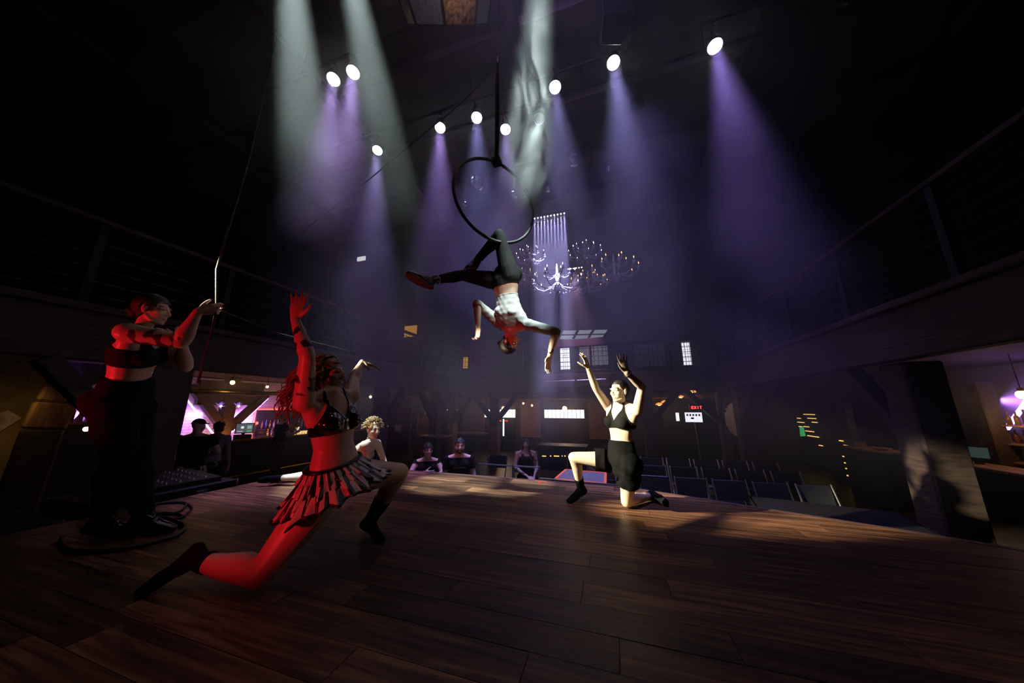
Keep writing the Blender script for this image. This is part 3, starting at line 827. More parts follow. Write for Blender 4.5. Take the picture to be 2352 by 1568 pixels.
# ------------------------------------------------------------------ the performers
M_VINYL = mat('black_vinyl', (0.008, 0.008, 0.009), 0.16, spec=0.7, coat=0.6)
M_KNIT = mat('black_knit', (0.004, 0.004, 0.0045), 0.9, spec=0.15)
M_JERSEY = mat('black_jersey', (0.007, 0.0075, 0.008), 0.85, spec=0.2)
M_GREY = mat('grey_jersey', (0.30, 0.30, 0.29), 0.85)
M_LEATHER = mat('black_leather', (0.012, 0.012, 0.014), 0.22, coat=0.5)
M_SOLE = mat('rubber_sole', (0.03, 0.028, 0.026), 0.6)
M_HAIRD = mat('dark_hair', (0.018, 0.012, 0.010), 0.42, noise=0.3, nscale=60, stretch=(1, 1, 6), bump=0.4)
M_HAIRB = mat('curly_brown_hair', (0.26, 0.13, 0.075), 0.45)
M_HAIRBL = mat('sandy_hair', (0.50, 0.36, 0.17), 0.5)
M_RUFB = mat('black_satin', (0.010, 0.009, 0.010), 0.35)
M_RUFW = mat('white_satin', (0.62, 0.57, 0.57), 0.38)

def bra(B, material, lo, hi, band=.055, width=.085, wedge=1.0, strap=.011, off=.007, centre=.07):
    a, x, y = B.ta, B.tx, B.ty; s = B.s
    t = lm(B, 'torso', 'uarmL', 'uarmR')
    m = t & (a > lo) & (a < lo + band)
    f = np.clip((hi - a)/(hi - lo - band), 0, 1)
    cup = t & (y > -.01) & (a >= lo + band) & (a < hi) & (np.abs(np.abs(x) - centre*s) < width*s*f**wedge + .006)
    st = t & (a >= hi - .03) & (np.abs(np.abs(x) - centre*s) < strap) & (a < 1.08)
    stb = t & (y < 0) & (a >= lo) & (np.abs(np.abs(x) - centre*s) < strap)
    return garment(B, m | cup | st | stb, off, 'bralette', material, thick=.004)
def sock(B, side, top=.55, off=.006, material=None):
    m = lm(B, 'foot'+side) | (lm(B, 'shin'+side) & (B.tp > top))
    return garment(B, m, off, 'sock', material or M_KNIT, thick=.003)
def ink(B, col, lab, t0, t1, seed, thr=0.2, sc=70., tone=(.035, .022, .025)):
    r = np.random.RandomState(seed); w = np.zeros(len(B.co))
    for _ in range(5): w += np.sin(B.co @ (r.normal(size=3)*sc) + r.rand()*6.28)
    k = lm(B, lab) & (B.tp > t0) & (B.tp < t1) & (w/2 > thr)
    col[k, :3] = tone

def crown_strands(mb, B, n, r, l0, l1):
    for i in range(n):
        side = r.uniform(-1.25, 1.25)
        pts = []
        for k in range(6):
            e = 1.12 + k*.30 if True else 0     # from the hairline over the crown to the back
            dd = Vector(B.hy)*math.cos(e)*math.cos(side*.55) + Vector(B.hz)*math.sin(min(e, 2.6)) + Vector(B.hx)*math.sin(side)*(.95 if k else .8)
            dd.normalize(); lift = 1.06 + .10*(k/5) + r.uniform(0, .05)
            pts.append(Vector(B.H_(0, -.014, .030)) + (Vector(B.hx)*dd.dot(Vector(B.hx))*.073 + Vector(B.hy)*dd.dot(Vector(B.hy))*.092 + Vector(B.hz)*dd.dot(Vector(B.hz))*.084)*lift)
        pts.append(pts[-1] + Vector(B.hx)*math.sin(side)*.03 - Vector(B.hy)*.02 + Vector((0, 0, -1))*r.uniform(l0, l1))
        lock(mb, None, pts, r.uniform(.004, .0065), r.uniform(.003, .011), r.uniform(1, 2.5), i + 900, n=4, k=26)

# --- the kneeling dancer in the striped ruffle skirt
B_J = {'pel': (-1.626, 1.552, 0.491), 'hipR': (-1.619, 1.474, 0.425), 'hipL': (-1.632, 1.638, 0.470), 'kneeR': (-1.750, 1.279, 0.072), 'ankR': (-2.136, 1.196, 0.121), 'toeR': (-2.216, 1.090, 0.040), 'kneeL': (-1.534, 2.029, 0.430), 'ankL': (-1.734, 1.995, 0.090), 'toeL': (-1.602, 1.947, 0.030), 'neck': (-1.636, 1.456, 0.967), 'shR': (-1.649, 1.295, 0.924), 'shL': (-1.639, 1.612, 0.965), 'elR': (-1.574, 1.222, 1.169), 'wrR': (-1.659, 1.184, 1.383), 'elL': (-1.801, 1.778, 1.097), 'wrL': (-1.887, 1.930, 1.251), 'head': (-1.700, 1.480, 1.105)}
def paint_b(B, col):
    ink(B, col, 'farmR', .25, .85, 3, .35, 60.); ink(B, col, 'uarmR', .25, .8, 9, .45, 45.)
B_ = person('kneeling dancer with long curly hair and a striped ruffle skirt, one arm raised', B_J, CV(1, -.05, .10), CV(-.16, 0, 1),
            {'R': (CV(.12, -.1, 1), CV(1, .2, .35), .12, dict(curls=[.02, .10, .16, .22], spread=.10)), 'L': (CV(.9, .25, -.25), CV(0, -1, 0), .25)}, s=0.97, skin=(.62, .41, .33), paint=paint_b, bust=.98, fat=1.06, legfat=1.24, armfat=1.06)
bra(B_, M_VINYL, .56, .92, band=.07, width=.10)
sock(B_, 'R', .80); sock(B_, 'L', .60)
def ruffle_skirt(B):
    J = B.J; up, fw = B.up, nrm(np.cross(B.up, nrm(J['hipR'] - J['hipL']))); rx = nrm(np.cross(fw, up)); s = B.s
    W = J['pel'] + up*.085
    sk = None
    wb = MB(); ring0 = []
    NS = 180
    def pt(phi, d, flare, wave):
        cf = math.cos(phi)                     # 1 = front
        front = max(0, cf)
        drop = -up*d*(1 - .45*front) + fw*front*d*.30
        out = fw*cf*((.110 if cf > 0 else .132) + flare*d*(1 if cf > 0 else 1.25)) + rx*math.sin(phi)*(.166 + flare*d*1.15)
        return W + drop + out*(1 + wave)
    tiers = [(0.00, 0.085, .46), (.058, .150, .52), (.118, .212, .56)]
    rs = random.Random(21)
    for k, (d0, d1, fl) in enumerate(tiers):
        m = MB(); rows = 7; vs = []
        for i in range(rows):
            f = i/(rows - 1)
            for j in range(NS):
                phi = 2*math.pi*j/NS
                d = d0 + (d1 - d0)*f + .012*f*math.sin(phi*15 + k*1.7)
                wv = .075*f*math.sin(j*2*math.pi/7.5 + k) + .045*f*math.sin(phi*11 + k*2)
                vs.append(pt(phi, d, fl, wv + (.05 if i == 0 and k else 0)*0 - .02*(1 - f)*(k > 0)))
        m.v += [tuple(v) for v in vs]
        stripe = []; c = 0
        while len(stripe) < NS:
            stripe += [c]*(rs.choice((3, 3, 4)) if c else rs.choice((2, 3, 3))); c = 1 - c
        for i in range(rows - 1):
            for j in range(NS):
                m.f.append((i*NS + j, i*NS + (j+1) % NS, (i+1)*NS + (j+1) % NS, (i+1)*NS + j)); m.m.append(0 if i == rows - 2 and k == 2 else stripe[j])
        if k == 0:
            sk = m.build('ruffle_skirt', [M_RUFB, M_RUFW], B.obj, smooth=True)
            sk['label'] = 'black and white striped ruffle skirt in tiers'
            o = sk
        else:
            o = m.build('ruffle_tier', [M_RUFB, M_RUFW], None, smooth=True); o.parent = sk; o.matrix_parent_inverse = Matrix.Identity(4)
        md = o.modifiers.new('solid', 'SOLIDIFY'); md.thickness = .003
    bd = MB(); bd.tube([Vector(pt(2*math.pi*j/40, .002, .5, .02)) for j in range(40)], .011, 6, closed=True)
    o = bd.build('waistband', M_RUFB, None, smooth=True); o.parent = sk; o.matrix_parent_inverse = Matrix.Identity(4)
ruffle_skirt(B_)
def long_curls(B):
    mb = MB(); H_ = B.H_; r = random.Random(5)
    cap = hair_mask(B, -.07, .85, -.05, .060)
    back = -B.hy; dn = -UP; tc = Vector(B.J['chest'])
    for i in range(430):
        a = r.uniform(-1.15, 1.15)*1.6; e = r.uniform(-.1, 1.45)
        # root on the scalp
        d = Vector(B.hx)*math.sin(a)*math.cos(e) + Vector(back)*math.cos(a)*math.cos(e) + Vector(B.hz)*math.sin(e)
        p0 = Vector(H_(0, -.014, .030)) + Vector(B.hx)*d.dot(Vector(B.hx))*.073 + Vector(B.hy)*d.dot(Vector(B.hy))*.090 + Vector(B.hz)*d.dot(Vector(B.hz))*.082
        out = Vector((d.x, d.y, 0))
        if out.length > 0: out.normalize()
        L = r.uniform(.12, .30)
        swing = CV(-1, 0, 0)*r.uniform(-.02, .09) + CV(0, -1, 0)*r.uniform(-.03, .05)
        p1 = p0 + d*.045 + Vector((0, 0, -.03)); p2 = p1 + out*.035 + swing*.5 + dn*L*.45; p3 = p2 + swing*.6 + dn*L*.55
        lock(mb, None, [p0, p1, p2, p3], r.uniform(.0035, .0062), r.uniform(.010, .024), r.uniform(1.5, 3.2), i, n=4, k=24)
    crown_strands(mb, B, 190, r, .14, .30)
    garment(B, cap, .006, 'curly_hair', M_HAIRB, thick=0, extra=mb, label='long loose brown curls')
    for e in (1,):
        m = MB(); m.ell(Vector(H_(.080, -.002, -.040)), .007, None, 10, 6); m.ell(Vector(H_(.082, .0, -.055)), .0095, None, 10, 6)
        m.build('earring', M_BRASS, B.obj, smooth=True)
long_curls(B_)

# --- the kneeling dancer in black shorts
E_J = {'pel': (0.045, 3.130, 0.423), 'hipR': (0.011, 3.195, 0.403), 'hipL': (0.109, 3.049, 0.422), 'kneeL': (0.059, 3.204, 0.058), 'ankL': (0.304, 3.519, 0.055), 'kneeR': (-0.394, 3.131, 0.429), 'ankR': (-0.357, 3.347, 0.095), 'neck': (0.066, 3.154, 0.910), 'shR': (-0.046, 3.260, 0.900), 'shL': (0.205, 3.043, 0.871), 'elR': (-0.145, 3.077, 1.071), 'wrR': (-0.200, 2.940, 1.254), 'elL': (0.246, 2.870, 1.072), 'wrL': (0.125, 2.700, 1.180), 'head': (0.062, 3.090, 1.046), 'toeL': (0.390, 3.409, 0.035), 'toeR': (-0.441, 3.234, 0.030)}
def paint_e(B, col):
    h = B.hl
    k = B.hm & (h[:,1] > .05) & (np.abs(h[:,0]) < .0035) & (h[:,2] > .040) & (h[:,2] < .058); col[k, :3] = (.02, .015, .015)
    for e in (-1, 1):
        k = B.hm & (h[:,1] > .05) & (np.abs(h[:,0] - e*.036 - (h[:,2]-.0)*.15) < .0035) & (h[:,2] < -.004) & (h[:,2] > -.022); col[k, :3] = (.02, .015, .015)
E_ = person('kneeling dancer in black bralette and shorts, both arms raised in the spotlight', E_J, CV(-.84, -.50, .06), CV(0, 0, 1),
            {'R': (CV(-.28, -.1, 1), CV(-.6, -.6, 0), .20, dict(spread=.11)), 'L': (CV(-.22, .1, 1), CV(-.95, -.2, .1), .14, dict(spread=.16))}, s=0.97, skin=(.72, .56, .43), paint=paint_e, bust=.92)
bra(E_, M_JERSEY, .585, .93, band=.06, width=.088)
def shorts(B, top=.36, leg=.60, name='shorts', material=M_KNIT):
    th = lm(B, 'thighL', 'thighR'); m = (lm(B, 'torso') & (B.ta < top)) | (th & (B.tp < leg))
    off = np.where(th, .010 + .022*np.clip(B.tp/leg, 0, 1), .009)
    return garment(B, m, off, name, material, thick=.004, wrinkle=.0035, wscale=38., seed=2)
shorts(E_)
sock(E_, 'R', .68); sock(E_, 'L', .86)
def slick_bun(B, bun=(.0, -.105, .03), r=.034, lo=-.07, slope=1.05, front=.058, off=.008, name='slicked_hair', mt=None, label='dark hair slicked back into a bun'):
    mb = MB(); c = Vector(B.H_(*bun)); mb.ell(c, (r, r*.85, r), None, 14, 9)
    rr = random.Random(1)
    for i in range(14):
        a = rr.random()*6.28; b = rr.uniform(-1, 1)
        d = Vector((math.cos(a), math.sin(a), b)).normalized()
        x, y, _ = basis(d)
        mb.tube([c + (x*math.cos(t) + y*math.sin(t))*r*1.02 for t in [k*.35 for k in range(10)]], .005, 5)
    return garment(B, hair_mask(B, lo, slope, -.05, front), off, name, mt or M_HAIRD, thick=0, extra=mb, label=label)
slick_bun(E_)
def wristband(B, side, name, material, r=.030, t=.95, tube=.007):
    a, b = B.J['el'+side], B.J['wr'+side]; c = Vector(a*(1-t) + b*t); x, y, _ = basis(Vector(b - a))
    return MB().tube([c + (x*math.cos(k*.3142) + y*math.sin(k*.3142))*r for k in range(20)], tube, 6, closed=True, flat=1.0).build(name, material, B.obj, smooth=True)
wristband(E_, 'L', 'watch_strap', M_LEATHER)

# --- the aerialist hanging upside down by one knee
D_J = {'pel': (-1.003, 2.837, 2.221), 'hipR': (-0.926, 2.793, 2.214), 'hipL': (-1.095, 2.880, 2.230), 'kneeR': (-1.001, 2.650, 2.631), 'ankR': (-1.352, 2.855, 2.477), 'kneeL': (-1.522, 2.864, 2.352), 'ankL': (-1.705, 2.518, 2.163), 'neck': (-0.956, 2.894, 1.696), 'shR': (-0.767, 2.859, 1.711), 'shL': (-1.106, 2.910, 1.781), 'elR': (-0.492, 2.915, 1.628), 'wrR': (-0.566, 2.929, 1.384), 'elL': (-1.258, 2.716, 1.937), 'wrL': (-1.239, 2.710, 1.683), 'head': (-0.985, 2.945, 1.560), 'toeL': (-1.835, 2.411, 2.195), 'toeR': (-1.492, 2.949, 2.459)}
def paint_d(B, col): ink(B, col, 'farmR', .55, .9, 4, .5, 90.)
D_ = person('aerialist in grey shirt and black leggings hanging upside down from the hoop', D_J, CV(.88, -.42, -.10), CV(-.08, .1, -1),
            {'R': (CV(-.2, -.15, -1), CV(-.7, -.6, 0), .22), 'L': (CV(.05, -.1, -1), CV(.6, -.6, 0), .62)}, s=1.03, skin=(.66, .46, .36), paint=paint_d, bust=.62)
garment(D_, (lm(D_, 'torso') & (D_.ta < .17)) | lm(D_, 'thighL', 'thighR') | (lm(D_, 'shinL', 'shinR') & (D_.tp < .9)), .006, 'leggings', M_JERSEY, thick=0)
garment(D_, (lm(D_, 'torso') & (D_.ta > .34) & (D_.ta < .985)) | lm(D_, 'uarmL', 'uarmR') | (lm(D_, 'farmL', 'farmR') & (D_.tp < .16)), .010, 'grey_shirt', M_GREY, thick=.0035, wrinkle=.0022, wscale=55., seed=8)
garment(D_, lm(D_, 'shinL') & (D_.tp > .80), .009, 'white_sock', M_WHITE, thick=.003)
for sd in 'LR': shoe(D_, sd, M_LEATHER, M_SOLE)
slick_bun(D_, (.0, -.100, .015), .030)

# --- the rope puller standing at the edge
A_J = {'pel': (-3.434, 1.291, 0.957), 'hipL': (-3.502, 1.362, 0.924), 'hipR': (-3.375, 1.229, 0.931), 'neck': (-3.257, 1.222, 1.431), 'shR': (-3.122, 1.112, 1.397), 'shL': (-3.355, 1.350, 1.441), 'elR': (-2.913, 1.296, 1.361), 'wrR': (-2.791, 1.295, 1.573), 'elL': (-3.251, 1.503, 1.222), 'wrL': (-3.157, 1.408, 1.406), 'head': (-3.205, 1.234, 1.603), 'kneeR': (-3.422, 1.346, 0.520), 'ankR': (-3.504, 1.363, 0.120), 'kneeL': (-3.435, 1.431, 0.505), 'ankL': (-3.307, 1.487, 0.120), 'toeR': (-3.387, 1.448, 0.050), 'toeL': (-3.189, 1.573, 0.050)}
def paint_a(B, col):
    ink(B, col, 'uarmR', .15, .95, 12, .15, 38., (.07, .045, .05)); ink(B, col, 'farmR', .0, .3, 12, .6, 40., (.08, .05, .05))
A_ = person('standing woman in black crop top and trousers pulling the hoist rope', A_J, CV(.90, .30, .02), CV(.02, 0, 1),
            {'R': (CV(.62, .55, .40), CV(-.3, -.2, 1), .75, dict(curls=[.45, .75, .95, 1.0], spread=.02)), 'L': (CV(.35, -.3, .7), CV(-.6, -.5, .2), .95)}, s=1.02, fat=1.12, skin=(.64, .42, .34), paint=paint_a, bust=1.15, armfat=1.22)
garment(A_, lm(A_, 'torso') & (A_.ta > .55) & ~((A_.ta > .82) & (np.abs(np.abs(A_.tx) - .075) > .035)), .008, 'crop_top', M_JERSEY, thick=.004)
th = lm(A_, 'thighL', 'thighR', 'shinL', 'shinR')
garment(A_, (lm(A_, 'torso') & (A_.ta < .36)) | th, np.where(th, .024, .010), 'trousers', M_KNIT, thick=0, wrinkle=.006, wscale=22., seed=5)
for sd in 'LR': shoe(A_, sd, M_LEATHER, M_SOLE, sole_h=.035, up_h=.13)
slick_bun(A_, (.0, -.105, -.02), .036, lo=-.075, slope=.9, front=.046, off=.012, label='dark hair tied back low')

# --- the dancer reclining behind the ruffle skirt
C_J = {'pel': (-3.105, 3.131, 0.138), 'hipL': (-3.158, 3.201, 0.131), 'hipR': (-3.068, 3.060, 0.108), 'neck': (-2.791, 3.101, 0.494), 'head': (-2.740, 3.080, 0.640), 'shR': (-2.735, 2.948, 0.480), 'shL': (-2.816, 3.250, 0.470), 'elR': (-2.733, 3.003, 0.259), 'wrR': (-2.667, 3.129, 0.050), 'elL': (-2.846, 3.413, 0.269), 'wrL': (-2.755, 3.422, 0.050), 'kneeR': (-3.457, 2.931, 0.110), 'ankR': (-3.828, 2.811, 0.080), 'kneeL': (-3.502, 3.073, 0.068), 'ankL': (-3.878, 2.981, 0.055), 'toeR': (-3.947, 2.736, 0.070), 'toeL': (-3.984, 2.884, 0.040)}
C_ = person('reclining dancer with short sandy curls behind the ruffle skirt', C_J, CV(.82, -.55, -.05), CV(.05, 0, 1),
            {'R': (CV(.9, -.2, -.1), CV(.1, 1, 0), .1), 'L': (CV(.9, -.2, -.1), CV(-.1, -1, 0), .1)}, s=0.95, skin=(.74, .60, .47), vox=.0075, bust=.85)
garment(C_, lm(C_, 'torso') & (C_.ta > .38) & (C_.ta < .80), .008, 'bandeau', mat('cream_cloth', (.42, .36, .30), .8), thick=.004)
shorts(C_, .30, .35)
sock(C_, 'R', .85); sock(C_, 'L', .80)
def short_curls(B):
    mb = MB(); r = random.Random(9)
    for i in range(190):
        a = r.uniform(-3.14, 3.14); e = r.uniform(-.15, 1.5)
        d = Vector(B.hx)*math.sin(a)*math.cos(e) - Vector(B.hy)*math.cos(a)*math.cos(e) + Vector(B.hz)*math.sin(e)
        if d.dot(Vector(B.hy)) > .45 and d.dot(Vector(B.hz)) < .72: continue
        p0 = Vector(B.H_(0, -.014, .030)) + Vector(B.hx)*d.dot(Vector(B.hx))*.072 + Vector(B.hy)*d.dot(Vector(B.hy))*.090 + Vector(B.hz)*d.dot(Vector(B.hz))*.082
        p1 = p0 + d*.03 + Vector((0, 0, .008)); p2 = p1 + d*.018 + Vector((0, 0, -.035)) + CV(r.uniform(-.02, .02), r.uniform(-.02, .02), 0)
        lock(mb, None, [p0, p1, p2], r.uniform(.0035, .006), r.uniform(.008, .015), r.uniform(1, 2), i + 500, n=4, k=14)
    crown_strands(mb, B, 110, r, .02, .05)
    garment(B, hair_mask(B, -.06, .9, -.05, .064), .006, 'short_curly_hair', M_HAIRBL, thick=0, extra=mb)
short_curls(C_)

# ------------------------------------------------------------------ onlookers and crew on the hall floor
def stance(base, face, kind='stand', seat=0.45, s=1.0, lean=0.0, over=None):
    """joints of a figure at base (floor point), facing a level direction; over: joint -> (right, forward, up)"""
    f = nrm([face[0], face[1], 0]); r = np.array([f[1], -f[0], 0.0]); b = V3(base)
    if kind == 'stand':
        T = dict(pel=(0, 0, .96), neck=(0, lean, 1.45), head=(0, .02 + lean*1.2, 1.60))
        for sd, e in (('R', 1), ('L', -1)):
            T.update({'hip'+sd: (e*.09, 0, .93), 'knee'+sd: (e*.10, .02, .50), 'ank'+sd: (e*.11, -.02, .10), 'toe'+sd: (e*.13, .12, .04),
                      'sh'+sd: (e*.18, lean, 1.41), 'el'+sd: (e*.24, -.02 + lean, 1.14), 'wr'+sd: (e*.23, .10 + lean, .92)})
    else:
        z = seat
        T = dict(pel=(0, 0, z+.10), neck=(0, -.02 + lean, z+.59), head=(0, .01 + lean*1.2, z+.745))
        for sd, e in (('R', 1), ('L', -1)):
            T.update({'hip'+sd: (e*.09, 0, z+.08), 'knee'+sd: (e*.12, .42, z+.07), 'ank'+sd: (e*.12, .40, max(z-.34, .10)), 'toe'+sd: (e*.12, .54, max(z-.40, .04)),
                      'sh'+sd: (e*.18, -.02 + lean, z+.55), 'el'+sd: (e*.23, .02 + lean, z+.29), 'wr'+sd: (e*.14, .24, z+.20)})
    if over: T.update(over)
    return {k: b + (r*v[0] + f*v[1])*s + np.array([0, 0, v[2]*s]) for k, v in T.items()}, f, r
def tee(B, material, hem=.02, sleeve=.62, name='t_shirt', neck=.97):
    return garment(B, (lm(B, 'torso') & (B.ta > hem) & (B.ta < neck)) | (lm(B, 'uarmL', 'uarmR') & (B.tp < sleeve)), .013, name, material, thick=0, wrinkle=.004, wscale=25., seed=3)
def trousers(B, material, top=.10, off=.018, name='trousers', leg=.93):
    th = lm(B, 'thighL', 'thighR', 'shinL', 'shinR')
    return garment(B, (lm(B, 'torso') & (B.ta < top)) | lm(B, 'thighL', 'thighR') | (lm(B, 'shinL', 'shinR') & (B.tp < leg)), np.where(th, off, .010), name, material, thick=0, wrinkle=.005, wscale=20.)
def cropped_hair(B, material, off=.012, lo=-.06, slope=.95, front=.050, curl=True, name='short_hair'):
    mb = MB(); r = random.Random(2)
    if curl:
        for i in range(40):
            a = r.uniform(-3.14, 3.14); e = r.uniform(.35, 1.5)
            d = Vector(B.hx)*math.sin(a)*math.cos(e) - Vector(B.hy)*math.cos(a)*math.cos(e) + Vector(B.hz)*math.sin(e)
            p = Vector(B.H_(0, -.014, .030)) + Vector(B.hx)*d.dot(Vector(B.hx))*.076 + Vector(B.hy)*d.dot(Vector(B.hy))*.096 + Vector(B.hz)*d.dot(Vector(B.hz))*.088
            mb.ell(p, r.uniform(.012, .020), None, 8, 5)
    return garment(B, hair_mask(B, lo, slope, -.05, front), off, name, material, thick=0, extra=mb)
def beard(B, material):
    h = B.hl
    m = B.hm & (h[:,2] < -.045) & (h[:,1] > -.005) & ~(((h[:,0]/.021)**2 + ((h[:,2]+.068)/.009)**2) < 1) & (h[:,2] > -.118)
    return garment(B, m, .006, 'beard', material, thick=0)
M_DENIM = mat('charcoal_trousers', (.012, .012, .014), .9, spec=.15)
M_BTEE = mat('black_cotton', (.005, .005, .0055), .9, spec=.15)
M_KHAKI = mat('khaki_cloth', (.20, .17, .12), .85)
M_GHAIR = mat('grey_hair', (.22, .20, .18), .6)

def stool(base, h, label):
    x, y, z = base
    t = thing('bar_stool', label, 'stool', base)
    MB().lathe([(.0, h-.05), (.17, h-.05), (.185, h-.03), (.185, h-.012), (.16, h), (.0, h)], base, 18, caps=False).build('seat', M_BLACKP, t, smooth=True)
    for k in range(4):
        a = math.pi/4 + k*math.pi/2
        MB().cyl((x + .20*math.cos(a), y + .20*math.sin(a), z), (x + .12*math.cos(a), y + .12*math.sin(a), z + h - .05), .013, .011, 8).build('leg', M_STEEL, t)
    MB().tube([(x + .178*math.cos(a*.3142), y + .178*math.sin(a*.3142), z + .22) for a in range(20)], .009, 6, closed=True).build('foot_ring', M_STEEL, t)

# bearded man in the black printed shirt
hp = P(1052, 1024, 4.85); b0 = Vector((hp.x, hp.y + .06, FZ)); sh = hp.z - FZ - .755
tocam = V3(EYE - hp); 
J_, f_, r_ = stance(b0, (tocam[0], tocam[1]), 'sit', seat=sh, over={'wrR': (.17, .26, sh+.12), 'wrL': (-.17, .26, sh+.12), 'elR': (.235, .02, sh+.28), 'elL': (-.235, .02, sh+.28)})
I_ = person('bearded seated man in black printed t-shirt beyond the stage edge', J_, f_ + np.array([.05, 0, .10]), (0, 0, 1), {'R': (f_*.8 - r_*.3 + V3((0, 0, -.4)), -r_ + V3((0, 0, .3)), .45), 'L': (f_*.8 + r_*.3 + V3((0, 0, -.4)), r_ + V3((0, 0, .3)), .45)}, fem=False, skin=(.66, .45, .37), vox=.008)
tee(I_, M_BTEE); trousers(I_, M_DENIM); cropped_hair(I_, M_HAIRD, front=.048); beard(I_, M_HAIRD)
pr = MB(); cc = Vector(I_.J['chest']) + Vector(f_)*.150
for i, w in enumerate((.010, .006, .008, .012, .007, .010, .006, .011, .008, .006, .010)):
    pr.box(Vector((cc.x, cc.y, cc.z)) + Vector(r_)*(-.095 + i*.018) - Vector((.0015, .0015, .004)), Vector((cc.x, cc.y, cc.z)) + Vector(r_)*(-.095 + i*.018) + Vector((w*.9, .0015, .004)))
pr.build('shirt_print', mat('pale_print', (.5, .48, .46), .7), I_.obj)
stool(tuple(b0), sh - .03, 'black bar stool under the bearded man')
# man with folded arms
hp = P(979, 1033, 5.25); b0 = Vector((hp.x, hp.y + .05, FZ)); sh = hp.z - FZ - .755
J_, f_, r_ = stance(b0, (tocam[0] + .8, tocam[1]), 'sit', seat=sh, lean=.03, over={'elR': (.27, .16, sh+.40), 'elL': (-.26, .16, sh+.38), 'wrR': (.05, .30, sh+.43), 'wrL': (-.04, .33, sh+.38)})
H_p = person('seated man with folded forearms leaning at the stage edge', J_, f_ + np.array([.35, 0, .05]), (.05, 0, 1), {'R': (-r_*.9 + f_*.2, (0, 0, 1), .35), 'L': (r_*.9 + f_*.2, (0, 0, 1), .35)}, fem=False, s=.98, skin=(.60, .40, .32), vox=.008)
tee(H_p, M_BTEE, sleeve=.25); trousers(H_p, M_DENIM); cropped_hair(H_p, M_HAIRD, front=.040)
stool(tuple(b0), sh - .03, 'black bar stool under the man with folded forearms')
# tattooed woman on the folding chair
hp = P(1208, 1023, 6.3); b0 = Vector((hp.x, hp.y, FZ)); sh = .47
J_, f_, r_ = stance(b0, (tocam[0] + .25, tocam[1]), 'sit', seat=sh, over={'wrR': (.05, .34, sh+.17), 'wrL': (-.06, .36, sh+.15)})
def paint_j(B, col):
    for l in ('uarmL', 'uarmR', 'farmL', 'farmR'): ink(B, col, l, .1, .95, 31, .3, 60., (.16, .10, .09))
J_p = person('tattooed woman in black tank top seated with hands in her lap', J_, f_ + np.array([-.4, 0, .05]), (0, 0, 1), {'R': (f_*.7 - r_*.4 + V3((0, 0, -.2)), -r_ + V3((0, 0, .5)), .5), 'L': (f_*.7 + r_*.4 + V3((0, 0, -.2)), r_ + V3((0, 0, .5)), .5)}, s=.97, skin=(.66, .47, .40), vox=.008, paint=paint_j)
garment(J_p, lm(J_p, 'torso') & (J_p.ta > .0) & (J_p.ta < .82 + .1*(np.abs(np.abs(J_p.tx) - .08) < .03)), .010, 'tank_top', M_BTEE, thick=0)
trousers(J_p, M_BTEE); mbh = MB()
for e in (-1, 1):
    for k in range(5):
        p0 = Vector(J_p.H_(e*.072, -.02 + k*.014, .02)); mbh.tube([p0, p0 + Vector((0, 0, -.09)), p0 + Vector((0, 0, -.19)) + Vector(r_)*e*.01], [.013, .015, .006], 6)
garment(J_p, hair_mask(J_p, -.075, .8, -.05, .040), .012, 'long_dark_hair', M_HAIRD, thick=0, extra=mbh)

# grey-haired man at the bar
g0 = Vector((PZ(612, 1106, FZ).x + .25, PZ(612, 1106, FZ).y, FZ))
J_, f_, r_ = stance(g0, (.25, 1.0), 'stand', s=1.04, over={'elR': (.22, .10, 1.15), 'wrR': (.10, .32, 1.20), 'elL': (-.22, .10, 1.15), 'wrL': (-.06, .32, 1.22), 'head': (0, .05, 1.60)})
G_ = person('grey-haired man in black t-shirt standing at the bar with a phone', J_, f_ + np.array([.1, 0, -.35]), (0, 0, 1), {'R': (f_*.7 - r_*.3 + V3((0, 0, .4)), -r_*.6 + V3((0, 0, .8)), .5), 'L': (f_*.7 + r_*.3 + V3((0, 0, .4)), r_*.6 + V3((0, 0, .8)), .5)}, fem=False, s=1.04, skin=(.60, .40, .30), vox=.011, fat=1.08)
tee(G_, M_BTEE, hem=-.12); trousers(G_, mat('grey_trousers', (.09, .085, .08), .85)); cropped_hair(G_, M_GHAIR, curl=False, off=.010)
ph = MB(); pc = Vector((G_.J['wrR'] + G_.J['wrL'])/2) + Vector(f_)*.07 + Vector((0, 0, .07)); x_ = Vector(r_); y_ = (Vector(f_)*.35 + UP*.9).normalized(); z_ = x_.cross(y_)
ph.prism([pc + x_*a*.037 + y_*b*.075 for a, b in ((-1, -1), (1, -1), (1, 1), (-1, 1))], z_*.009)
phn = ph.build('phone', emis('phone_screen', (.9, .92, .85), .7)); tag(phn, 'lit mobile phone held by the grey-haired man', 'phone')
for sd in 'LR': shoe(G_, sd, M_LEATHER, M_SOLE)
# capped crew member seen from behind
c0 = P(448, 1000, 5.0); b0 = Vector((c0.x, c0.y, FZ))
J_, f_, r_ = stance(b0, (-.75, .55), 'stand', s=1.02, lean=.10, over={'elR': (.30, .10, 1.18), 'wrR': (.16, .30, 1.12), 'elL': (-.30, .12, 1.18), 'wrL': (-.16, .32, 1.12)})
F1 = person('crew member in a black cap, black shirt and pale shorts beside the bar', J_, f_ + np.array([.3, .4, -.1]), (0, 0, 1), {'R': (f_, (0, 0, 1), .5), 'L': (f_, (0, 0, 1), .5)}, fem=False, s=1.02, skin=(.58, .38, .28), vox=.011, fat=1.1)
tee(F1, M_BTEE, hem=-.10)
th = lm(F1, 'thighL', 'thighR')
garment(F1, (lm(F1, 'torso') & (F1.ta < .05)) | (th & (F1.tp < .95)) , np.where(th, .03, .012), 'shorts', mat('pale_canvas', (.42, .38, .33), .9), thick=0, wrinkle=.006, wscale=18.)
cap = MB(); hc_ = F1.H_
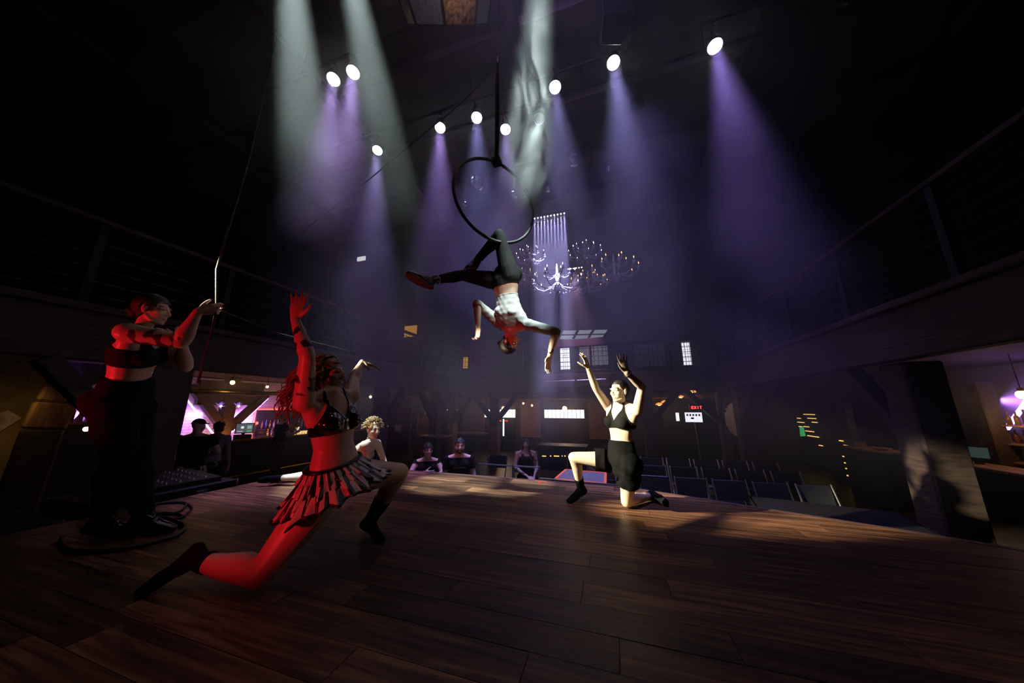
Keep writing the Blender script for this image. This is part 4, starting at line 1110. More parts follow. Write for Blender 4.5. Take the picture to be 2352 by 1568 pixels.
garment(F1, F1.hm & (F1.hl[:,2] > .030), .014, 'cap', M_BTEE, thick=0)
cap.prism([Vector(hc_(x, y, .048 - .10*(y - .09))) for x, y in ((-.068, .055), (.068, .055), (.066, .11), (.04, .150), (-.04, .150), (-.066, .11))], Vector(F1.hz)*.006)
cap.build('cap_brim', M_BTEE, F1.obj)
for sd in 'LR': shoe(F1, sd, M_LEATHER, M_SOLE)
# companion in the printed white shirt
c0 = P(492, 1000, 5.7); b0 = Vector((c0.x, c0.y, FZ))
J_, f_, r_ = stance(b0, (-.5, .75), 'stand', s=.98, lean=.08)
F2 = person('companion in white printed shirt with dark hair beside the capped crew member', J_, f_ + np.array([-.2, .3, 0]), (0, 0, 1), {'R': (V3((0, 0, -1)), f_, .3), 'L': (V3((0, 0, -1)), f_, .3)}, s=.98, skin=(.55, .36, .28), vox=.011)
tee(F2, mat('dusky_white_cotton', (.34, .30, .31), .9), hem=-.12); trousers(F2, M_DENIM)
cropped_hair(F2, M_HAIRD, off=.016, lo=-.10, slope=.7, front=.04)
pc = Vector(F2.J['chest']) - Vector(f_)*.135
pm = MB(); x_ = Vector(r_); n_ = -Vector(f_)
pm.lathe([(0, 0), (.055, 0), (.055, .004), (0, .004)], pc, 16, axis=n_, caps=False)
pm.build('shirt_print', mat('rust_print', (.25, .06, .03), .8), F2.obj)

# ------------------------------------------------------------------ rig: pars, bars, hoop, ropes
M_LENS = emis('lit_lens', (0.97, 0.93, 1.0), 14.0)
M_RIM = mat('lens_rim', (0.3, 0.25, 0.35), 0.3, 1.0)
ymap = {}
truss = []
for (ya, yb, xa, xb, lab) in ((3.12, 3.12, -6.5, 4, 'nearer black lighting pipe above the stage'), (4.56, 4.56, -6.5, 4.5, 'middle black lighting pipe above the stage edge'), (5.0, 5.0, -5.5, 3, 'farther black lighting pipe over the pit')):
    m = thing('lighting_pipe', lab, 'pipe', (xa, ya, TRUSS_Z + .42)); m['kind'] = 'structure'
    MB().cyl((xa, ya, TRUSS_Z + .42), (xb, yb, TRUSS_Z + .42), .03, n=10).build('tube', M_BLACK, m)
    for q in range(4):
        xx = xa + (xb - xa)*(q + .5)/4
        MB().cyl((xx, ya, TRUSS_Z + .42), (xx, ya, CEIL), .012, n=6).build('hanger', M_BLACK, m)
def par_can(p, aim, label, lit=True):
    p = Vector(p); d = (Vector(aim) - p).normalized()
    t = thing('stage_light', label, 'stage light', p, 'ceiling spotlights')
    x, y, z = basis(d)
    MB().lathe([(.075, -.30), (.095, -.26), (.108, -.05), (.118, .0), (.118, .035), (.110, .035), (.108, .0), (.06, -.02)], p, 20, axis=d, caps=False).build('housing', M_BLACK, t, smooth=True)
    if lit: MB().lathe([(.0, .0), (.06, .006), (.104, .0), (.104, -.008), (.0, -.008)], p, 20, axis=d, caps=False).build('lens', M_LENS, t, smooth=True)
    else:
        MB().lathe([(.0, -.02), (.07, -.012), (.098, -.02), (.098, -.026), (.0, -.026)], p, 20, axis=d, caps=False).build('lens', mat('dark_lens', (.05, .04, .06), .08), t, smooth=True)
        MB().tube([p + (x*math.cos(k*.2618) + y*math.sin(k*.2618))*.107 + d*.01 for k in range(24)], .009, 6, closed=True).build('rim', emis('rim_glow', (.75, .6, .85), .25), t, smooth=True)  # can is off: emission stands in for the bright glass rim
    q = p - d*.12
    MB().tube([q + x*.13, q + x*.135 + UP*.16, q + UP*.27, q - x*.135 + UP*.16, q - x*.13], .010, 6).build('yoke', M_BLACK, t)
    py_ = min((3.12, 4.56, 5.0), key=lambda v: abs(v - q.y))
    MB().tube([q + UP*.27, (q.x, q.y*.5 + py_*.5, TRUSS_Z + .38), (q.x, py_, TRUSS_Z + .42)], .016, 8).build('clamp', M_BLACK, t)
LB_ = ['lit spotlight, left one of the upper pair', 'lit spotlight, right one of the upper pair', 'lone low spotlight under the broad beams', 'lit spotlight touching the diagonal rope', 'highest lit spotlight above the hoop', 'lit spotlight beside the hoop strap', 'lit spotlight left of the black speaker', 'lit spotlight below the black speaker', 'largest lit spotlight in the far upper corner']
for (x, y, colr), lb in zip(PARS, LB_):
    p = PZ(x, y, TRUSS_Z); par_can(p, p + Vector((0, -.15, -1)) + (EYE - p).normalized()*.9, lb)
p = PZ(1238, 272, TRUSS_Z); par_can(p, p + Vector((0, -.15, -1)) + (EYE - p).normalized()*.9, 'unlit spotlight showing only a glowing rim', False)

def led_bar(a, b, n, label, beam, down=None, power=0):
    a, b = Vector(a), Vector(b); d = (b - a).normalized()
    t = thing('led_bar', label, 'light bar', a)
    MB().beam(a - d*.05 + UP*.05, b + d*.05 + UP*.05, .09, .08, (0, 0, 1)).build('housing', M_BLACK, t)
    for i in range(n):
        p = a.lerp(b, i/(n - 1))
        MB().lathe([(0, -.012), (.014, -.010), (.020, 0), (.020, .02), (0, .02)], p, 12, caps=False).build('diode_lens', emis('led_' + label[:6], beam, 16.0), t, smooth=True)
        if power:
            spot_light('led_beam', p - Vector((0, 0, .03)), p + Vector((.0, 0, -4)), LAV, power, 7.2, .5, .025)
    for s_ in (a, b):
        MB().cyl(s_ + UP*.08, (s_.x, s_.y, CEIL), .010, n=6).build('hanger', M_BLACK, t)
led_bar(P(1228, 502, 9.8), P(1296, 490, 9.6), 10, 'bright light bar of ten diodes throwing violet beams', (1.0, .88, 1.0), power=13000)
led_bar(P(1305, 618, 11.2), P(1336, 614, 11.0), 6, 'small far light bar of six pink diodes', (1.0, .72, .85))
spot_light('small_bar_beam', P(1320, 622, 10.6), PY(1325, 830, BYB), (.85, .50, 1.0), 900, 46, .8, .08)

# hoop, strap and swivel
HC = Vector((-1.013, 2.582, 2.985)); HN = Vector((-.755, .655, 0)).normalized(); HX = HN.cross(UP)
t = thing('aerial_hoop', 'black taped aerial hoop hanging above the stage', 'hoop', HC - UP*.46)
MB().tube([HC + (HX*math.cos(k*2*math.pi/64) + UP*math.sin(k*2*math.pi/64))*.46 for k in range(64)], .016, 10, closed=True).build('ring', mat('taped_ring', (.018, .017, .02), .6), t, smooth=True)
tp = HC + UP*.46
MB().box(tp - Vector((.05, .05, .03)), tp + Vector((.05, .05, .045))).build('hoop_tab', M_BLACK, t, bevel=.015)
MB().tube([tp + UP*.02, tp + UP*.35 + HX*.004, tp + UP*1.0, tp + UP*1.35], [.020, .026, .026, .012], 8).build('round_sling', M_BLACKC, t, smooth=True)
MB().tube([tp + UP*1.33, tp + UP*1.42], .022, 8).build('swivel', M_BLACK, t)
MB().cyl(tp + UP*1.40, (tp.x, tp.y, CEIL - .002), .006, n=6).build('steel_cable', M_BLACK, t)

hw = Vector(A_.J['wrR']) + CV(.62, .55, .40).normalized()*.10
M_ROPE = mat('grey_rope', (.05, .047, .045), .9)
def rope(pts, r, label, name='rope', m=None):
    return tag(MB().tube(pts, r, 6).build(name, m or M_ROPE, smooth=True), label, 'rope')
rope([hw + Vector((0, 0, -.55)) + CV(-.02, 0, 0), hw + Vector((0, 0, -.2)), hw, P(497, 620, 2.6), P(520, 540, 2.9), P(545, 460, 3.3), P(574, 360, 4.0), P(600, 250, 4.9), P(640, 60, 5.2)], .009, 'grey hoist rope rising from the hands of the rope puller')
rope([P(540, 655, 5.6), P(700, 528, 5.3), P(860, 402, 5.1), P(1072, 226, 5.2), P(1140, 150, 5.6)], .011, 'diagonal black rigging rope running up to the spotlights', m=M_BLACKC)
rope([hw + Vector((0, 0, .0)), P(640, 765, 3.2), P(780, 800, 3.9), P(905, 838, 6.0)], .004, 'thin guide line stretching over the curly haired dancer')

# ------------------------------------------------------------------ chandeliers
M_CRYS = mat('crystal', (.82, .82, .90), .12, .0, spec=1.0, coat=1.0)
M_ARM = mat('silvered_arm', (.78, .78, .82), .25, .15, coat=.5)
def chandelier(R, n, bulb, tier2=True):
    t = thing('chandelier', '', 'chandelier', (0, 0, 0), 'crystal chandeliers over the pit')
    st = MB(); st.lathe([(.005, -.30*R), (.05*R, -.28*R), (.09*R, -.2*R), (.04*R, -.1*R), (.10*R, .0), (.05*R, .12*R), (.08*R, .3*R), (.03*R, .4*R), (.05*R, .62*R), (.015*R, .9*R)], (0, 0, 0), 12); local_part(st, 'stem', M_ARM, t, True)
    cr = MB(); rr = random.Random(4)
    tiers = [(R, 0.0, n)] + ([(R*.55, .42*R, max(5, n//2))] if tier2 else [])
    for (rad, z0, k) in tiers:
        for i in range(k):
            a = 2*math.pi*i/k + (.3 if z0 else 0); c, s_ = math.cos(a), math.sin(a)
            pts = [(c*rad*f, s_*rad*f, z0 + rad*g) for f, g in ((.06, .05), (.25, -.16), (.55, -.26), (.82, -.16), (.96, .0), (1.0, .08))]
            am = MB(); am.tube(pts, .014*R/.7, 6); am.lathe([(.0, .07*rad), (.045, .09*rad), (.055, .13*rad), (.02, .12*rad)], (c*rad, s_*rad, z0), 10, caps=False)
            arm = local_part(am, 'arm', M_ARM, t, True)
            cn = MB(); cn.cyl((c*rad, s_*rad, z0 + .1*rad), (c*rad, s_*rad, z0 + .1*rad + .11), .012, n=8); local_part(cn, 'candle', M_WHITE, arm)
            bl = MB(); bl.lathe([(.003, 0), (.013, .02), (.010, .045), (.002, .075)], (c*rad, s_*rad, z0 + .1*rad + .11), 8); local_part(bl, 'bulb', bulb, arm, True)
            for q in range(4):
                cr.ell((c*rad + rr.uniform(-.05, .05), s_*rad + rr.uniform(-.05, .05), z0 + .05*rad - .05 - q*.035), (.009, .009, .016), None, 6, 4)
        for i in range(k):
            a0 = 2*math.pi*i/k + (.3 if z0 else 0); a1 = a0 + 2*math.pi/k
            for q in range(9):
                f = q/8; a = a0 + (a1 - a0)*f
                cr.ell((math.cos(a)*rad*.98, math.sin(a)*rad*.98, z0 + .07*rad - .16*rad*math.sin(math.pi*f)), .011, None, 6, 4)
        for i in range(k*2):
            a = math.pi*i/k
            for q in range(8):
                f = q/7; cr.ell((math.cos(a)*rad*(.98 - .9*f), math.sin(a)*rad*(.98 - .9*f), z0 - .16*rad*math.sin(math.pi*f*.5) - .25*rad*f*(1-f)), .009, None, 6, 4)
    for i in range(26):
        a = rr.random()*6.28; r0 = R*rr.uniform(.05, .55); cr.ell((math.cos(a)*r0, math.sin(a)*r0, -.34*R - rr.random()*.12*R), (.011, .011, .022), None, 6, 4)
    o = local_part(cr, 'crystal_drops', M_CRYS, t, True); o['kind'] = 'stuff'
    return t
B_WARM = emis('candle_bulb_warm', (1.0, .42, .12), 6.0)
B_COOL = emis('candle_bulb_cool', (.95, .85, 1.0), 8.0)
ch0 = chandelier(.72, 10, B_COOL)
def hang(t, p, label):
    t.location = p; t['label'] = label
    ch_ = MB(); ch_.cyl((0, 0, .6), (0, 0, (CEIL - p.z)), .008, n=5); o = local_part(ch_, 'hanging_chain', M_BLACK, t)
def place(src, p, label, sc=1.0, rz=0.0):
    c = copy_thing(src, p, rz, label); c.scale = (sc, sc, sc); return c
pA = P(1280, 652, 9.2); c2 = place(ch0, P(1219, 592, 9.5), 'smaller lit chandelier nearest the hoop', .62, .4)
c3 = place(ch0, P(1344, 585, 10.8), 'upper crystal chandelier below the small light bar', .80, .9)
hang(ch0, pA, 'largest chandelier with bright candles inside the violet beam')
ch1 = chandelier(.72, 9, B_WARM); 
c4 = place(ch1, P(1352, 655, 11.4), 'dim amber chandelier overlapping the brightest one', .95, .2)
c5 = place(ch1, P(1206, 640, 12.2), 'dim amber chandelier behind the hanging performer', .7, .5)
hang(ch1, P(1412, 625, 9.7), 'dark amber chandelier farthest from the hoop')
for c, p in ((c2, P(1219, 592, 9.5)), (c3, P(1344, 585, 10.8)), (c4, P(1352, 655, 11.4)), (c5, P(1206, 640, 12.2))):
    m = MB(); m.cyl((p.x, p.y, p.z + .45), (p.x, p.y, CEIL), .008, n=5); o = m.build('hanging_chain', M_BLACK)
    o.parent = c; o.matrix_parent_inverse = (Matrix.Translation(c.location) @ Matrix.Rotation(c.rotation_euler[2], 4, 'Z') @ Matrix.Scale(c.scale[0], 4)).inverted()

# mirror globes
M_MIRR = mat('mirror_facet', (.75, .72, .78), .08, 1.0)
def globe(p, r, label):
    t = thing('mirror_ball', label, 'mirror ball', p, 'mirror balls under the ceiling')
    MB().ell(p, r, None, 20, 12).build('ball', M_MIRR, t)
    MB().cyl(Vector(p) + UP*r*.95, Vector(p) + UP*(r + .05), .03, n=8).build('cap', M_BLACK, t)
    MB().cyl(Vector(p) + UP*r, (p[0], p[1], CEIL), .004, n=5).build('wire', M_BLACK, t)
for x, y, t_, r, lb in ((1094, 421, 6.6, .17, 'large mirror ball seen through the hoop'), (1318, 362, 6.6, .18, 'largest mirror ball below the unlit rim'), (1399, 385, 8.0, .10, 'small mirror ball right of the largest one'),
                        (1066, 470, 8.0, .09, 'small mirror ball low in the hoop'), (1180, 447, 8.0, .10, 'small mirror ball near the hoop edge'), (1259, 431, 7.6, .10, 'small mirror ball between hoop and largest ball')):
    globe(P(x, y, t_), r, lb)

# octagonal pierced lantern at the top edge
M_BRONZE = mat('pierced_bronze', (.32, .17, .08), .35, .7, noise=.9, nscale=22, bump=.5)
M_ZINC = mat('hammered_zinc', (.42, .40, .46), .3, .9, noise=.4, nscale=60, bump=.8)
lc = P(1024, 12, 4.3); t = thing('octagonal_lantern', 'octagonal pierced metal lantern at the top edge', 'lantern', lc)
R0, R1, hh = .66, .56, .36
TILT = Matrix.Rotation(math.radians(60), 3, CAMR)
def LT(x, y, z): return lc + TILT @ Vector((x, y, z))
oct_ = [(math.cos(math.pi/8 + k*math.pi/4), math.sin(math.pi/8 + k*math.pi/4)) for k in range(8)]
for k in range(8):
    a, b = oct_[k], oct_[(k + 1) % 8]
    q = [LT(a[0]*R1, a[1]*R1, -hh/2), LT(b[0]*R1, b[1]*R1, -hh/2), LT(b[0]*R0, b[1]*R0, hh/2), LT(a[0]*R0, a[1]*R0, hh/2)]
    n_ = (q[1] - q[0]).cross(q[3] - q[0]).normalized()
    c_ = (q[0] + q[1] + q[2] + q[3])/4
    MB().prism([c_ + (v - c_)*.94 for v in q], n_*.012).build('side_panel', M_BRONZE if k % 2 == 0 else M_ZINC, t)
    MB().beam(q[0], q[3], .035, .035).build('frame_rib', M_BLACK, t)
MB().prism([LT(a*R1*.97, b*R1*.97, -hh/2) for a, b in oct_], TILT @ Vector((0, 0, .015))).build('bottom_panel', mat('lantern_base', (.10, .055, .045), .5, .3), t)
for rr_, z_ in ((R1, -hh/2), (R0, hh/2)):
    fr = MB()
    for k in range(8):
        a, b = oct_[k], oct_[(k + 1) % 8]; fr.beam(LT(a[0]*rr_, a[1]*rr_, z_), LT(b[0]*rr_, b[1]*rr_, z_), .03, .03)
    fr.build('rim_frame', M_BLACK, t)
MB().cyl(LT(0, 0, -hh/2 + .02), (lc.x, lc.y, CEIL), .02, n=8).build('suspension_rod', M_BLACK, t)
spot_light('lantern_fill', lc - CAMF*1.0 + CAMR*.35 - UP*.75, lc - CAMF*.2 + CAMR*.05, (1.0, .80, .62), 45, 70, .8, .05)  # added fill so the lantern panels show
# flown speaker
sp = P(1410, 42, 4.6); t = thing('flown_speaker', 'black flown loudspeaker cluster between two spotlights', 'loudspeaker', sp)
for k in range(3):
    c_ = sp + UP*(.30*k - .10) + CV(0, .04*k, 0)
    x_, y_ = CAMR, CAMF
    MB().prism([c_ + x_*a*.24 + y_*b*.2 + UP*-.135 for a, b in ((-1, -1), (1, -1), (.7, 1), (-.7, 1))], (0, 0, .27)).build('cabinet', M_BLACKP, t, bevel=.015)
MB().cyl(sp + UP*.7, (sp.x, sp.y, CEIL), .015, n=6).build('hanger', M_BLACK, t)

for q, lb in (((-2.6, 6.3, 7.0), 'small black housing over an added fill light beyond the hoop strap'), ((.9, 5.8, 7.0), 'small black housing over an added fill light near the speaker')):  # made-up housings to go with the added pit fills
    q = Vector(q); t = thing('fill_housing', lb, 'stage light', q)
    MB().box(q + Vector((-.14, -.10, .10)), q + Vector((.14, .10, .26))).build('housing', M_BLACK, t, bevel=.02)
    MB().cyl(q + UP*.26, (q.x, q.y, CEIL), .02, n=8).build('bracket', M_BLACK, t)

# ------------------------------------------------------------------ bar behind the curly haired dancer
BW = XL + .12          # face of the white brick behind the bar
y0, y1 = PX(405, 950, BW).y, PX(760, 950, BW).y
struct(MB().box((XL, y0, FZ), (BW, y1, BZ1 - .2)).build('bar_brick_wall', M_WBRICK), 'white brick wall behind the bar washed pink and violet', 'wall')
PURP = (.34, .16, 1.0)
M_LEDP = emis('violet_strip', (.42, .25, 1.0), 5.0)
M_LEDR = emis('red_strip', (1.0, .12, .10), 3.0)
def bx(px, py, dx=0.0): return PX(px, py, BW + .55 + dx)
# braced post in front of the wall, violet strips along its braces
t = thing('bar_post', 'braced timber post with violet light strips behind the bar', 'post', (bx(518, 1000).x, bx(518, 1000).y, FZ)); t['kind'] = 'structure'
MB().beam((bx(518, 0).x, bx(518, 960).y, FZ), (bx(518, 0).x, bx(518, 960).y, BZ1 - .16), .30, .30, (1, 0, 0)).build('shaft', M_TIMBER, t, bevel=.02)
for (a, b, s_) in (((514, 985), (440, 885), 1), ((524, 985), (612, 905), -1)):
    pa, pb = bx(*a), bx(*b)
    MB().beam(pa, pb, .20, .22, (1, 0, 0)).build('knee_brace', M_TIMBER, t, bevel=.02)
    off = Vector((.0, -s_*.17, -.13)) + Vector((-.14, 0, 0))
    MB().beam(pa + off, pb + off, .035, .035).build('light_strip', M_LEDP, t)
    area_light('strip_glow', (pa + pb)/2 + off + Vector((-.06, -s_*.02, -.03)), (pa + pb)/2 + off + Vector((-1, -s_*.8, -.7)), PURP, 17, .9, .08)
struct(MB().box((BW + .45, bx(452, 915).y, bx(520, 930).z), (BW + .62, bx(600, 915).y, BZ1 - .3)).build('bar_header', M_TIMBERY), 'dark header board over the bar', 'beam')
# pipe under the balcony
pa, pb = PX(436, 897, -9.0), PX(705, 897, -9.0)
t = thing('ceiling_pipe', 'horizontal steel pipe under the balcony in front of the bar', 'pipe', pa); t['kind'] = 'structure'
MB().cyl(pa, (pb.x, pb.y, pa.z + .02), .055, n=12).build('tube', M_BRASS, t, smooth=True)
MB().lathe([(.07, -.08), (.075, 0), (.07, .08)], pa.lerp(Vector((pb.x, pb.y, pa.z)), .45), 12, axis=(0, 1, 0)).build('pipe_joint', M_BRASS, t)
# display screen with red outline
pa, pb = PX(592, 942, BW + .1), PX(705, 992, BW + .1)
t = thing('wall_screen', 'dark wall screen outlined in red light behind the bar', 'screen', pa)
MB().box((BW + .02, pa.y, pb.z), (BW + .10, pb.y, pa.z)).build('panel', M_BLACKP, t)
for lo, hi in (((BW + .03, pa.y - .05, pb.z), (BW + .07, pa.y - .015, pa.z)), ((BW + .03, pa.y, pa.z + .015), (BW + .07, pb.y, pa.z + .05))):
    MB().box(lo, hi).build('light_strip', M_LEDR, t)
area_light('screen_glow', (BW + .25, pa.y - .1, (pa.z + pb.z)/2), (BW, pa.y - .3, (pa.z + pb.z)/2), (1, .15, .1), 7, .5, .08)
# warm glow of the under-counter lamps on the brick
area_light('backbar_lamp', (BW + .5, PX(470, 1000, BW).y, -.35), (BW, PX(470, 1000, BW).y, .5), (1.0, .34, .14), 26, .1, 1.6)
area_light('backbar_lamp', (BW + .5, PX(590, 1000, BW).y, -.35), (BW, PX(590, 1000, BW).y, .5), (1.0, .34, .14), 25, .1, 1.6)
# counter
CX = -9.55
ca, cb_ = PX(488, 1015, CX).y, 12.5
zc = .06
t = thing('bar_counter', 'long dark bar counter with a pale polished top', 'counter', (CX, ca, FZ))
MB().box((CX - .55, ca, FZ), (CX, cb_, zc - .05)).build('front_panel', mat('counter_front', (.02, .016, .018), .5), t)
MB().box((CX - .62, ca - .08, zc - .05), (CX + .10, cb_, zc)).build('counter_top', mat('counter_top', (.28, .17, .10), .25, coat=.4), t, bevel=.01)
MB().cyl((CX + .12, ca, FZ + .2), (CX + .12, cb_, FZ + .2), .03, n=10).build('foot_rail', M_BRASS, t)
# back shelf with bottles
sa, sb = PX(604, 985, BW + .4).y, PX(735, 985, BW + .4).y
t = thing('back_shelf', 'stepped back shelf under the red outlined screen', 'shelf', (BW + .25, sa, FZ))
MB().box((BW + .02, sa, FZ), (BW + .50, sb, -.12)).build('cabinet', M_BLACKP, t)
MB().box((BW + .02, sa, -.12), (BW + .28, sb, .16)).build('upper_step', M_BLACKP, t)
BCOL = [(.30, .13, .03), (.05, .16, .06), (.50, .46, .40), (.22, .05, .02), (.45, .28, .08), (.10, .08, .20)]
def bottle_mesh(i, h=.30, r=.038):
    m = MB().lathe([(.0, 0), (r, 0), (r, h*.55), (r*.75, h*.66), (r*.33, h*.74), (r*.33, h*.94), (r*.40, h*.95), (r*.40, h), (0, h)], (0, 0, 0), 10, caps=False)
    return m.mesh('bottle', mat('bottle_glass_%d' % i, BCOL[i], .08, spec=.8, coat=.6), True)
BM = [bottle_mesh(i, .26 + .02*(i % 3), .034 + .004*(i % 2)) for i in range(6)]
rb = random.Random(14)
ORD = ['amber', 'green', 'clear', 'ruby', 'golden', 'violet']
def bottle(p, i, label, group):
    o = bpy.data.objects.new('bottle', BM[i]); COL.objects.link(o); o.location = p; tag(o, label, 'bottle', group)
ORDN = 'first second third fourth fifth sixth seventh eighth ninth tenth eleventh twelfth thirteenth fourteenth fifteenth sixteenth'.split()
n = 16
for k in range(n):
    y = sa + .12 + (sb - sa - .2)*k/(n - 1); i = rb.randrange(6)
    bottle((BW + .14, y, .16), i, '%s bottle, %s from the till on the upper step of the back shelf' % (ORD[i], ORDN[k]), 'bottles on the upper step')
    i = rb.randrange(6)
    bottle((BW + .40, y + .05, -.12), i, '%s bottle, %s from the till on the lower step of the back shelf' % (ORD[i], ORDN[k]), 'bottles on the lower step')
# till
pt = PX(556, 1008, CX - .30); t = thing('till', 'point of sale till with a lit screen on the bar', 'till', (pt.x, pt.y, zc))
MB().box((pt.x - .16, pt.y - .14, zc), (pt.x + .16, pt.y + .14, zc + .10)).build('base', M_BLACKP, t, bevel=.01)
MB().box((pt.x - .02, pt.y - .03, zc + .10), (pt.x + .02, pt.y + .03, zc + .20)).build('neck', M_BLACKP, t)
f_ = Vector((1, -.55, .12)).normalized(); r_ = UP.cross(f_).normalized(); u_ = f_.cross(r_); c_ = Vector((pt.x + .03, pt.y, zc + .27))
MB().prism([c_ + r_*a*.20 + u_*b*.14 - f_*.02 for a, b in ((-1, -1), (1, -1), (1, 1), (-1, 1))], f_*.025).build('screen_bezel', M_BLACKP, t)
MB().prism([c_ + r_*a*.18 + u_*b*.12 + f_*.006 for a, b in ((-1, -1), (1, -1), (1, 1), (-1, 1))], f_*.004).build('screen', emis('till_screen', (.16, .20, .22), .5), t)
MB().lathe([(0, 0), (.035, 0), (.035, .003), (0, .003)], c_ + f_*.011 + u_*.02 - r_*.05, 14, axis=f_, caps=False).build('screen_icon', emis('till_icon', (.85, .9, .9), .9), t)
for (a0, a1, b0_, b1_, m_) in ((.05, .15, -.02, .07, emis('till_list', (.4, .6, .55), .6)), (.05, .15, -.10, -.06, emis('till_green', (.1, .6, .2), .6)), (-.15, -.03, -.10, -.07, emis('till_row', (.5, .55, .55), .6))):
    MB().prism([c_ + r_*a + u_*b + f_*.010 for a, b in ((a0, b0_), (a1, b0_), (a1, b1_), (a0, b1_))], f_*.002).build('screen_field', m_, t)
# counter clutter: candles, stacked trays, gold platter
for k, (px_, py_) in enumerate(((676, 1005), (683, 1006), (689, 1005), (695, 1006), (701, 1005), (707, 1006))):
    p = PX(px_, py_, CX - .12); t = thing('candle_cup', '%s glowing candle cup of the row on the bar, counted from the till' % ('first', 'second', 'third', 'fourth', 'fifth', 'sixth')[k], 'candle', (p.x, p.y, zc), 'candle cups on the bar')
    MB().lathe([(.0, 0), (.030, 0), (.036, .09), (.032, .09), (.027, .01), (0, .01)], (p.x, p.y, zc), 10, caps=False).build('cup', emis('candle_cup', (1.0, .62, .25), .9), t, smooth=True)
    MB().cyl((p.x, p.y, zc + .01), (p.x, p.y, zc + .05), .022, n=8).build('wax', M_WHITE, t)
p = PX(676, 978, CX - .35)
t = thing('gold_platter', 'round gold platter propped behind the candle cups', 'platter', (p.x, p.y, zc))
ax = Vector((1, -.8, .15)).normalized()
MB().lathe([(0, 0), (.10, .0), (.15, .02), (.19, .035), (.19, .045), (.15, .03), (0, .012)], Vector((p.x, p.y, zc + .20)), 24, axis=ax, caps=False).build('dish', mat('gilt', (.65, .42, .14), .25, 1.0), t, smooth=True)
MB().beam((p.x - .08, p.y + .05, zc), (p.x - .02, p.y, zc + .2), .03, .02).build('stand', M_BLACK, t)
p = PX(600, 1008, CX - .25)
for k in range(4):
    tag(MB().box((p.x - .12, p.y - .10, zc + k*.055), (p.x + .12, p.y + .10, zc + k*.055 + .012)).build('serving_tray', M_BRASS if k % 2 == 0 else M_BLACKP), 'serving tray of the small stack beside the till, number %s from the counter' % ('one', 'two', 'three', 'four')[k], 'tray', 'stacked trays by the till')
# the bar's ceiling bulbs and star lamps
M_BULB = emis('warm_bulb', (1.0, .62, .25), 6.0)
M_EDISON = emis('edison_bulb', (1.0, .50, .16), 9.0)
def ceiling_bulb(p, label, power=0, r=.045, drop=.0, m=None):
    t = thing('ceiling_bulb', label, 'lamp', p, 'bare bulbs under the balcony')
    MB().ell(p, (r, r, r*1.05), None, 12, 8).build('bulb', m or M_BULB, t, smooth=True)
    MB().cyl(Vector(p) + UP*r*.9, Vector(p) + UP*(r + .05), r*.5, n=8).build('socket', M_BRASS, t)
    top = BZ0 - .12 if (p[1] > BYB + .3 and p[0] > BXL - 4) else BZ1 - .16
    MB().cyl(Vector(p) + UP*(r + .05), (p[0], p[1], top), .006, n=5).build('cord', M_BLACK, t)
    if power: point_light('bulb_light', Vector(p) - UP*(r + .03), (1.0, .55, .22), power, .04)
ceiling_bulb(PX(534, 878, -8.2), 'bare bulb above the pipe near the bar', 5)
ceiling_bulb(PX(614, 888, -9.4), 'smaller bare bulb above the pipe joint', 0, .035)
ceiling_bulb(PX(851, 911, -8.2), 'warm bulb behind the far wrist of the curly haired dancer', 5)
for (px_, py_, lb) in ((505, 931, 'star shaped violet lamp left of the bar post'), (546, 931, 'star shaped violet lamp right of the bar post')):
    p = PX(px_, py_, BW + .9); t = thing('star_lamp', lb, 'lamp', p)
    m = MB(); r_ = random.Random(3)
    for k in range(12):
        d = Vector((r_.uniform(-1, 1), r_.uniform(-1, 1), r_.uniform(-1, 1))).normalized(); m.cyl(p, p + d*.13, .028, .002, 5)
    m.build('star', emis('star_violet', (.35, .18, .8), .8), t)
    MB().ell(p + Vector((.05, 0, -.02)), .03, None, 8, 6).build('bulb', M_BULB, t)
    MB().cyl(p + UP*.05, (p.x, p.y, BZ1 - .2), .005, n=5).build('cord', M_BLACK, t)

# ------------------------------------------------------------------ far left alcove
AXX = -9.4
ya, yb = PX(-60, 900, AXX).y, PX(120, 900, AXX).y
struct(MB().box((AXX - .1, ya, FZ), (AXX, yb, BZ1 - .2)).build('alcove_wall', mat('ochre_plaster', (.22, .15, .06), .85, noise=.3, nscale=2)), 'ochre plaster alcove wall at the far left', 'wall')
pp = [PX(x, y, AXX + .02) for x, y in ((0, 990), (50, 960), (18, 942), (0, 948))]
tag(MB().prism(pp, (.012, 0, 0)).build('poster', mat('poster_paper', (.42, .37, .28), .8, noise=.35, nscale=6)), 'pale pinned poster on the ochre alcove wall', 'poster')
br = [PX(160, 872, -8.6), PX(128, 925, -8.6), PX(100, 985, -8.6)]
t = thing('curved_brace', 'curved ochre timber brace left of the rope puller', 'brace', br[2])
MB().beam(br[0], br[1], .40, .12, (1, 0, 0)).build('upper_timber', M_BROWN, t, bevel=.03)
MB().beam(br[1], br[2], .42, .12, (1, 0, 0)).build('lower_timber', M_BROWN, t, bevel=.03)
MB().beam(br[2], (br[2].x, br[2].y - .05, FZ), .40, .12, (1, 0, 0)).build('foot_timber', M_TIMBER, t, bevel=.03)
p = PX(40, 860, -8.9); area_light('alcove_lamp', Vector((-8.3, p.y - .1, BZ0 - .25)), Vector((AXX, p.y + .1, .2)), (1.0, .62, .18), .6, .3, .3, 110)
pa, pb = PX(0, 826, -8.9), PX(140, 842, -8.9)
t = thing('wall_rail', 'thin brass rail with a hanging chain in the far left alcove', 'rail', pa)
MB().cyl(pa, pb, .012, n=6).build('rod', M_BRASS, t)
MB().cyl(PX(84, 832, -8.9), PX(68, 872, -8.9), .006, n=5).build('chain', M_BRASS, t)
